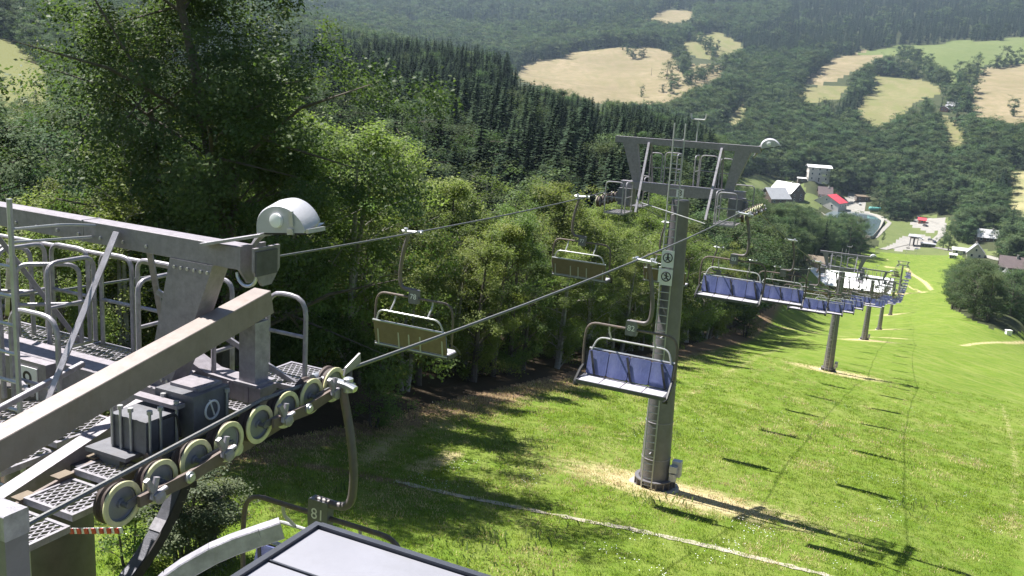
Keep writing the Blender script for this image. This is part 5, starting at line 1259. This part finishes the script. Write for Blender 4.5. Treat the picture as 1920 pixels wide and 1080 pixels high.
drape('road', [(1745, 458), (1765, 440), (1768, 420), (1740, 410)], 5.0, 'gravel', .25, step=6)
drape('road', [(1640, 402), (1655, 408), (1668, 418), (1655, 432), (1640, 446)], 3.0, 'lime_stone', .3, step=6)
wp = [(1533, 394), (1560, 391), (1600, 397), (1636, 402), (1653, 413), (1648, 428), (1634, 446), (1605, 432), (1560, 410)]
wz = float(np.median([height(*ground(a, b)[:2])[0] for a, b in wp])) + .5
P3 = [atz(px, py, wz) for px, py in wp]
P3 = [np.array(p) for p in rounded(P3 + [P3[0], P3[1]], 8, 3)][2:-2]
m = MB(); m.prism(P3, (0, 0, -3.0)); m_, n_, l_ = new_mat('pond_water'); b_ = n_['Principled BSDF']; b_.inputs['Base Color'].default_value = (.10, .14, .16, 1); b_.inputs['Roughness'].default_value = .08
tag(m.build('pond_water', 'pond_water'), kind='structure')
m = MB(); c = sum(P3) / len(P3)
for a, b in zip(P3, P3[1:] + P3[:1]):
    oa, ob = nrm(a - c) * 2.2, nrm(b - c) * 2.2
    m.add([a + Zv * .05, b + Zv * .05, b + ob + Zv * 1.0, a + oa + Zv * 1.0, a + oa - Zv * 3, b + ob - Zv * 3], [(0, 1, 2, 3), (3, 2, 5, 4)])
tag(m.build('pond_wall', 'lime_stone'), 'pale stone rim round the mirror-like pond in the valley', 'pond wall')
def house(name, px, py, w, d, hw, hr, yaw, wall, roof, label, roof2=None, chim=True, wins=3, over=.7, off=0.0, cat='house', floors=1):
    """gabled house: x along the ridge, y across; each slope, window, door and chimney a part"""
    g = ground(px, py); e = empty(name, (g[0], g[1], g[2] - .3 + off), -RAD(yaw), label, cat)
    m = MB(); m.prism([(-w / 2, -d / 2, -2), (-w / 2, d / 2, -2), (-w / 2, d / 2, hw), (-w / 2, 0, hw + hr), (-w / 2, -d / 2, hw)], (w, 0, 0)); wo = m.build('wall', wall, e)
    al = math.atan2(hr, d / 2); th = .22
    for s, rm in ((-1, roof), (1, roof2 or roof)):
        x0, x1 = -w / 2 - over, w / 2 + over
        y1 = s * (d / 2 + over); z1 = hw - over * math.tan(al)
        m = MB(); m.prism([(x0, 0, hw + hr + .02), (x0, y1, z1 + .02), (x0, y1, z1 + .02 + th), (x0, 0, hw + hr + .02 + th)], (x1 - x0, 0, 0)); m.build('roof_slope', rm, e)
    def window(c, ax, sz=(.6, .75)):
        X, Y = np.array(ax[0], float), np.array(ax[1], float)
        m = MB(); m.box(np.array(c) + Y * .03, (sz[0] + .12, .04, sz[1] + .12), (X, Y, (0, 0, 1))); f = m.build('window', 'white_paint', e)
        m = MB(); m.box(np.array(c) + Y * .08, (sz[0], .02, sz[1]), (X, Y, (0, 0, 1))); m.build('pane', 'window_glass', f)
        m = MB(); m.box(np.array(c) + Y * .14 - Zv * (sz[1] + .16), (sz[0] + .2, .1, .04), (X, Y, (0, 0, 1))); m.build('sill', 'concrete', f)
    for fl in range(floors):
        zc = hw * (fl + .55) / floors
        for k in range(wins):
            x = -w / 2 + w * (k + .5) / wins
            for s in (-1, 1): window((x, s * d / 2, zc), ((1, 0, 0), (0, s, 0)))
        for k in range(2):
            for s in (-1, 1): window((s * w / 2, (k - .5) * d * .45, zc), ((0, 1, 0), (s, 0, 0)))
    for s in (-1, 1): window((s * w / 2, 0, hw + hr * .35), ((0, 1, 0), (s, 0, 0)), (.5, .6))
    m = MB(); m.bb(-.5, .5, -d / 2 - .06, -d / 2 - .005, -.4, 1.8); dr = m.build('door', 'brown_wood', e)
    m = MB(); m.bb(.3, .36, -d / 2 - .12, -d / 2 - .06, .7, .8); m.build('handle', 'bare_steel', dr)
    if chim:
        m = MB(); m.bb(w * .18, w * .18 + .8, -.9, -.1, hw + hr * .6, hw + hr + 1.1); ch = m.build('chimney', 'plaster', e)
        m = MB(); m.bb(w * .18 - .1, w * .18 + .9, -1.0, 0, hw + hr + 1.1, hw + hr + 1.25); m.build('cap', 'concrete', ch)
    return e
house('guest_house', 1556, 389, 18, 21, 5.5, 5.6, 130, 'plaster', 'pale_roof', 'house with one red and one white roof slope beside the pond', 'red_roof', False, 3)
house('mountain_hotel', 1474, 374, 24, 16, 7, 7.5, 60, 'brown_wood', 'pale_roof', 'dark timber hotel with pale steep roof, left of the red roofed house', None, True, 4, floors=2)
house('mountain_hotel', 1450, 382, 18, 13, 5.0, 6.5, 150, 'brown_wood', 'pale_roof', 'lower timber wing with pale roof at the left of the dark hotel', None, False, 3)
house('chalet', 1545, 372, 11, 11, 4.5, 5.5, 10, 'brown_wood', 'brown_roof', 'small dark gabled chalet behind the red roofed house')
house('villa', 1532, 338, 18, 11, 12, 1.5, 5, 'plaster', 'white_roof', 'tall pale villa with flat white roof at the wood edge', None, False, 3, 1.5, floors=3)
house('hut', 1502, 342, 6.5, 5, 4.0, .6, 5, 'brown_wood', 'white_roof', 'small hut with white roof left of the tall pale villa', None, False, 1, .6)
house('kiosk', 1616, 376, 11, 7, 4, 1, 5, 'brown_wood', 'tan_board', 'kiosk with pale pinkish roof on the terrace by the pond', None, False, 2)
house('kiosk', 1728, 418, 5, 5, 2.8, 1.4, 20, 'red_wood', 'red_roof', 'small red kiosk at the edge of the gravel car park', None, False, 1)
house('cottage', 1850, 452, 12, 9, 3.4, 4.4, 20, 'brown_wood', 'pale_roof', 'cottage with pale grey shingle roof under the tall trees')
house('cottage', 1828, 482, 10, 9, 3.4, 5, 115, 'plaster', 'slate_roof', 'grey gabled cottage beside the valley road')
house('shed', 1806, 476, 12, 5, 2.6, 1.2, 20, 'plaster', 'pale_roof', 'long low shed with pale roof, left of the grey gabled cottage', None, False, 3)
house('kiosk', 1786, 484, 3.5, 3.0, 2.4, .7, 20, 'black', 'white_roof', 'tiny dark kiosk with white roof at the meadow edge', None, False, 1, .5)
house('brown_roof_house', 1893, 512, 10, 8, 4, 4.5, 25, 'plaster', 'brown_roof', 'white house with steep dark brown roof at the right edge')
house('brown_roof_house', 1884, 532, 8, 7, 3, 3.5, 115, 'plaster', 'slate_roof', 'house with grey-brown gable half hidden in the right grove')
house('alpine_chalet', 1932, 606, 8, 7, 3.6, 3.2, 110, 'red_wood', 'slate_roof', 'reddish wooden chalet cut by the right edge of the picture')
house('farmhouse', 1785, 205, 14, 10, 4.5, 4.5, 30, 'plaster', 'slate_roof', 'farmhouse with grey roof among the hillside fields', None)
house('barn', 1770, 208, 12, 9, 3.8, 2.6, 120, 'red_wood', 'white_roof', 'barn with white roof left of the hillside farmhouse', None, False, 1)
house('ski_hall', 1592, 548, 30, 17, 4.0, 4.2, 24, 'brown_wood', 'white_roof', 'large hall with bright white roof left of the lift line', None, False, 5, 1.0, cat='hall')
house('ski_hut', 1528, 500, 9, 7, 3.0, 2.0, 24, 'tan_board', 'tan_board', 'small tan hut with light roof beside the white hall', None, False, 2)
# lower station of the lift
g = line_pt(606); gz_ = height(g[0], g[1])[0]
LS = empty('lift_station', (g[0], g[1], gz_), ROT, 'lower lift station with its big wheel and flat roof at the end of the line', 'lift station')
m = MB(); m.lathe((0, 4, 4.9), (0, 0, 1), ((0, 2.2), (.0, 2.55), (.22, 2.55), (.22, 2.2)), 28); m.build('bullwheel', 'galv_beam', LS, True)
for x in (-2.2, 2.2):
    for y in (-1.0, 9.0): m = MB(); m.bb(x - .2, x + .2, y - .2, y + .2, -.5, 6.2); m.build('column', 'galv', LS)
m = MB(); m.bb(-3.6, 3.6, -2.5, 11, 6.2, 6.6); m.build('roof', 'slate_roof', LS)
m = MB(); m.bb(-.5, .5, 3.5, 4.5, -.5, 4.8); m.build('wheel_mount', 'dark_steel', LS)
m = MB(); m.bb(4.2, 13, -3.5, 1.5, -.3, 3.0); bx_ = m.build('control_room', 'dark_steel', LS)
m = MB(); m.bb(3.9, 13.3, -3.9, 1.9, 3.0, 3.3); m.build('roof', 'slate_roof', LS)
for k in range(4): m = MB(); m.bb(5 + k * 2.0, 6.4 + k * 2.0, -3.56, -3.505, 1.2, 2.4); m.build('window', 'window_glass', bx_)
# tank, cars, pole
g = ground(1640, 396); T_ = empty('water_tank', g, -RAD(10), 'teal tank lying behind the pond', 'tank')
m = MB(); m.lathe((-5, 0, 2.0), (1, 0, 0), ((0, .6), (.3, 1.3), (.8, 1.6), (9.2, 1.6), (9.7, 1.3), (10, .6)), 20); m.build('vessel', 'teal_paint', T_, True)
for x in (-3, 3): m = MB(); m.bb(x - .3, x + .3, -1.2, 1.2, -.4, .7); m.build('saddle', 'concrete', T_)
metal_mat('car_dark', (.03, .035, .05), .25, 0, .05, 3, 0); metal_mat('car_silver', (.45, .46, .48), .25, .3, .05, 3, 0); metal_mat('car_red', (.35, .03, .03), .25, 0, .05, 3, 0)
def car(px, py, yaw, mat, label):
    g = ground(px, py); e = empty('parked_car', g + Zv * .28, -RAD(yaw), label, 'car', 'cars parked in the valley')
    m = MB(); m.prism([(-2.1, -.85, .35), (-2.15, -.85, .75), (-1.3, -.85, .9), (1.2, -.85, .95), (2.1, -.85, .75), (2.15, -.85, .35)], (0, 1.7, 0)); m.build('body', mat, e)
    m = MB(); m.prism([(-1.9, -.75, .9), (-1.4, -.68, 1.42), (.3, -.68, 1.45), (1.1, -.75, .93)], (0, 1.45, 0)); c_ = m.build('cabin', 'window_glass', e)
    m = MB(); m.prism([(-1.4, -.7, 1.43), (.3, -.7, 1.46), (.25, -.7, 1.5), (-1.35, -.7, 1.48)], (0, 1.4, 0)); m.build('roof', mat, c_)
    for x in (-1.35, 1.35):
        for y in (-.88, .70): m = MB(); m.lathe((x, y, .32), (0, 1, 0), ((0, .32), (.18, .32)), 12); m.build('wheel', 'rubber', e)
for q in ((1606, 380, 30, 'car_dark', 'dark car on the terrace left of the kiosk'), (1612, 384, 100, 'white_paint', 'white car on the terrace by the pond'), (1735, 425, 60, 'car_dark', 'dark car near the red kiosk'), (1745, 452, 20, 'car_silver', 'silver car on the gravel yard by the road'), (1752, 456, 100, 'car_dark', 'dark car at the road junction'), (1712, 448, 40, 'car_red', 'red car on the gravel yard by the station'), (1726, 450, 40, 'white_paint', 'white car on the gravel yard by the station')): car(*q)
g = ground(1221, 142); m = MB(); m.tube([(0, 0, -.5), (0, 0, 11)], [.28, .2], 8); tag(m.build('pole', 'bark', loc=g), 'dark wooden pole standing alone in the big hay field', 'pole')
g = ground(1890, 628); m = MB(); m.cbox((0, 0, .6), (.7, .5, .6), b=.08); m.cbox((0, 0, 1.27), (.8, .6, .06), b=.03); tag(m.build('hydrant_box', 'white_paint', loc=g), 'small white box on the grass below the right grove', 'box')
# ------------------------------------------------------------------ air
m_, n_, l_ = new_mat('haze_air'); n_.remove(n_['Principled BSDF'])
pv = n_.new('ShaderNodeVolumePrincipled'); pv.inputs['Color'].default_value = (.62, .80, 1.0, 1); pv.inputs['Density'].default_value = .00008; pv.inputs['Anisotropy'].default_value = .25
l_.new(pv.outputs[0], n_['Material Output'].inputs['Volume'])
zt = float(TZ.max()) + 30; zb_ = float(TZ.min()) - 5
m = MB(); m.bb(-5800, 5800, -5800, 5800, zb_, zt); tag(m.build('haze', 'haze_air'), kind='stuff')
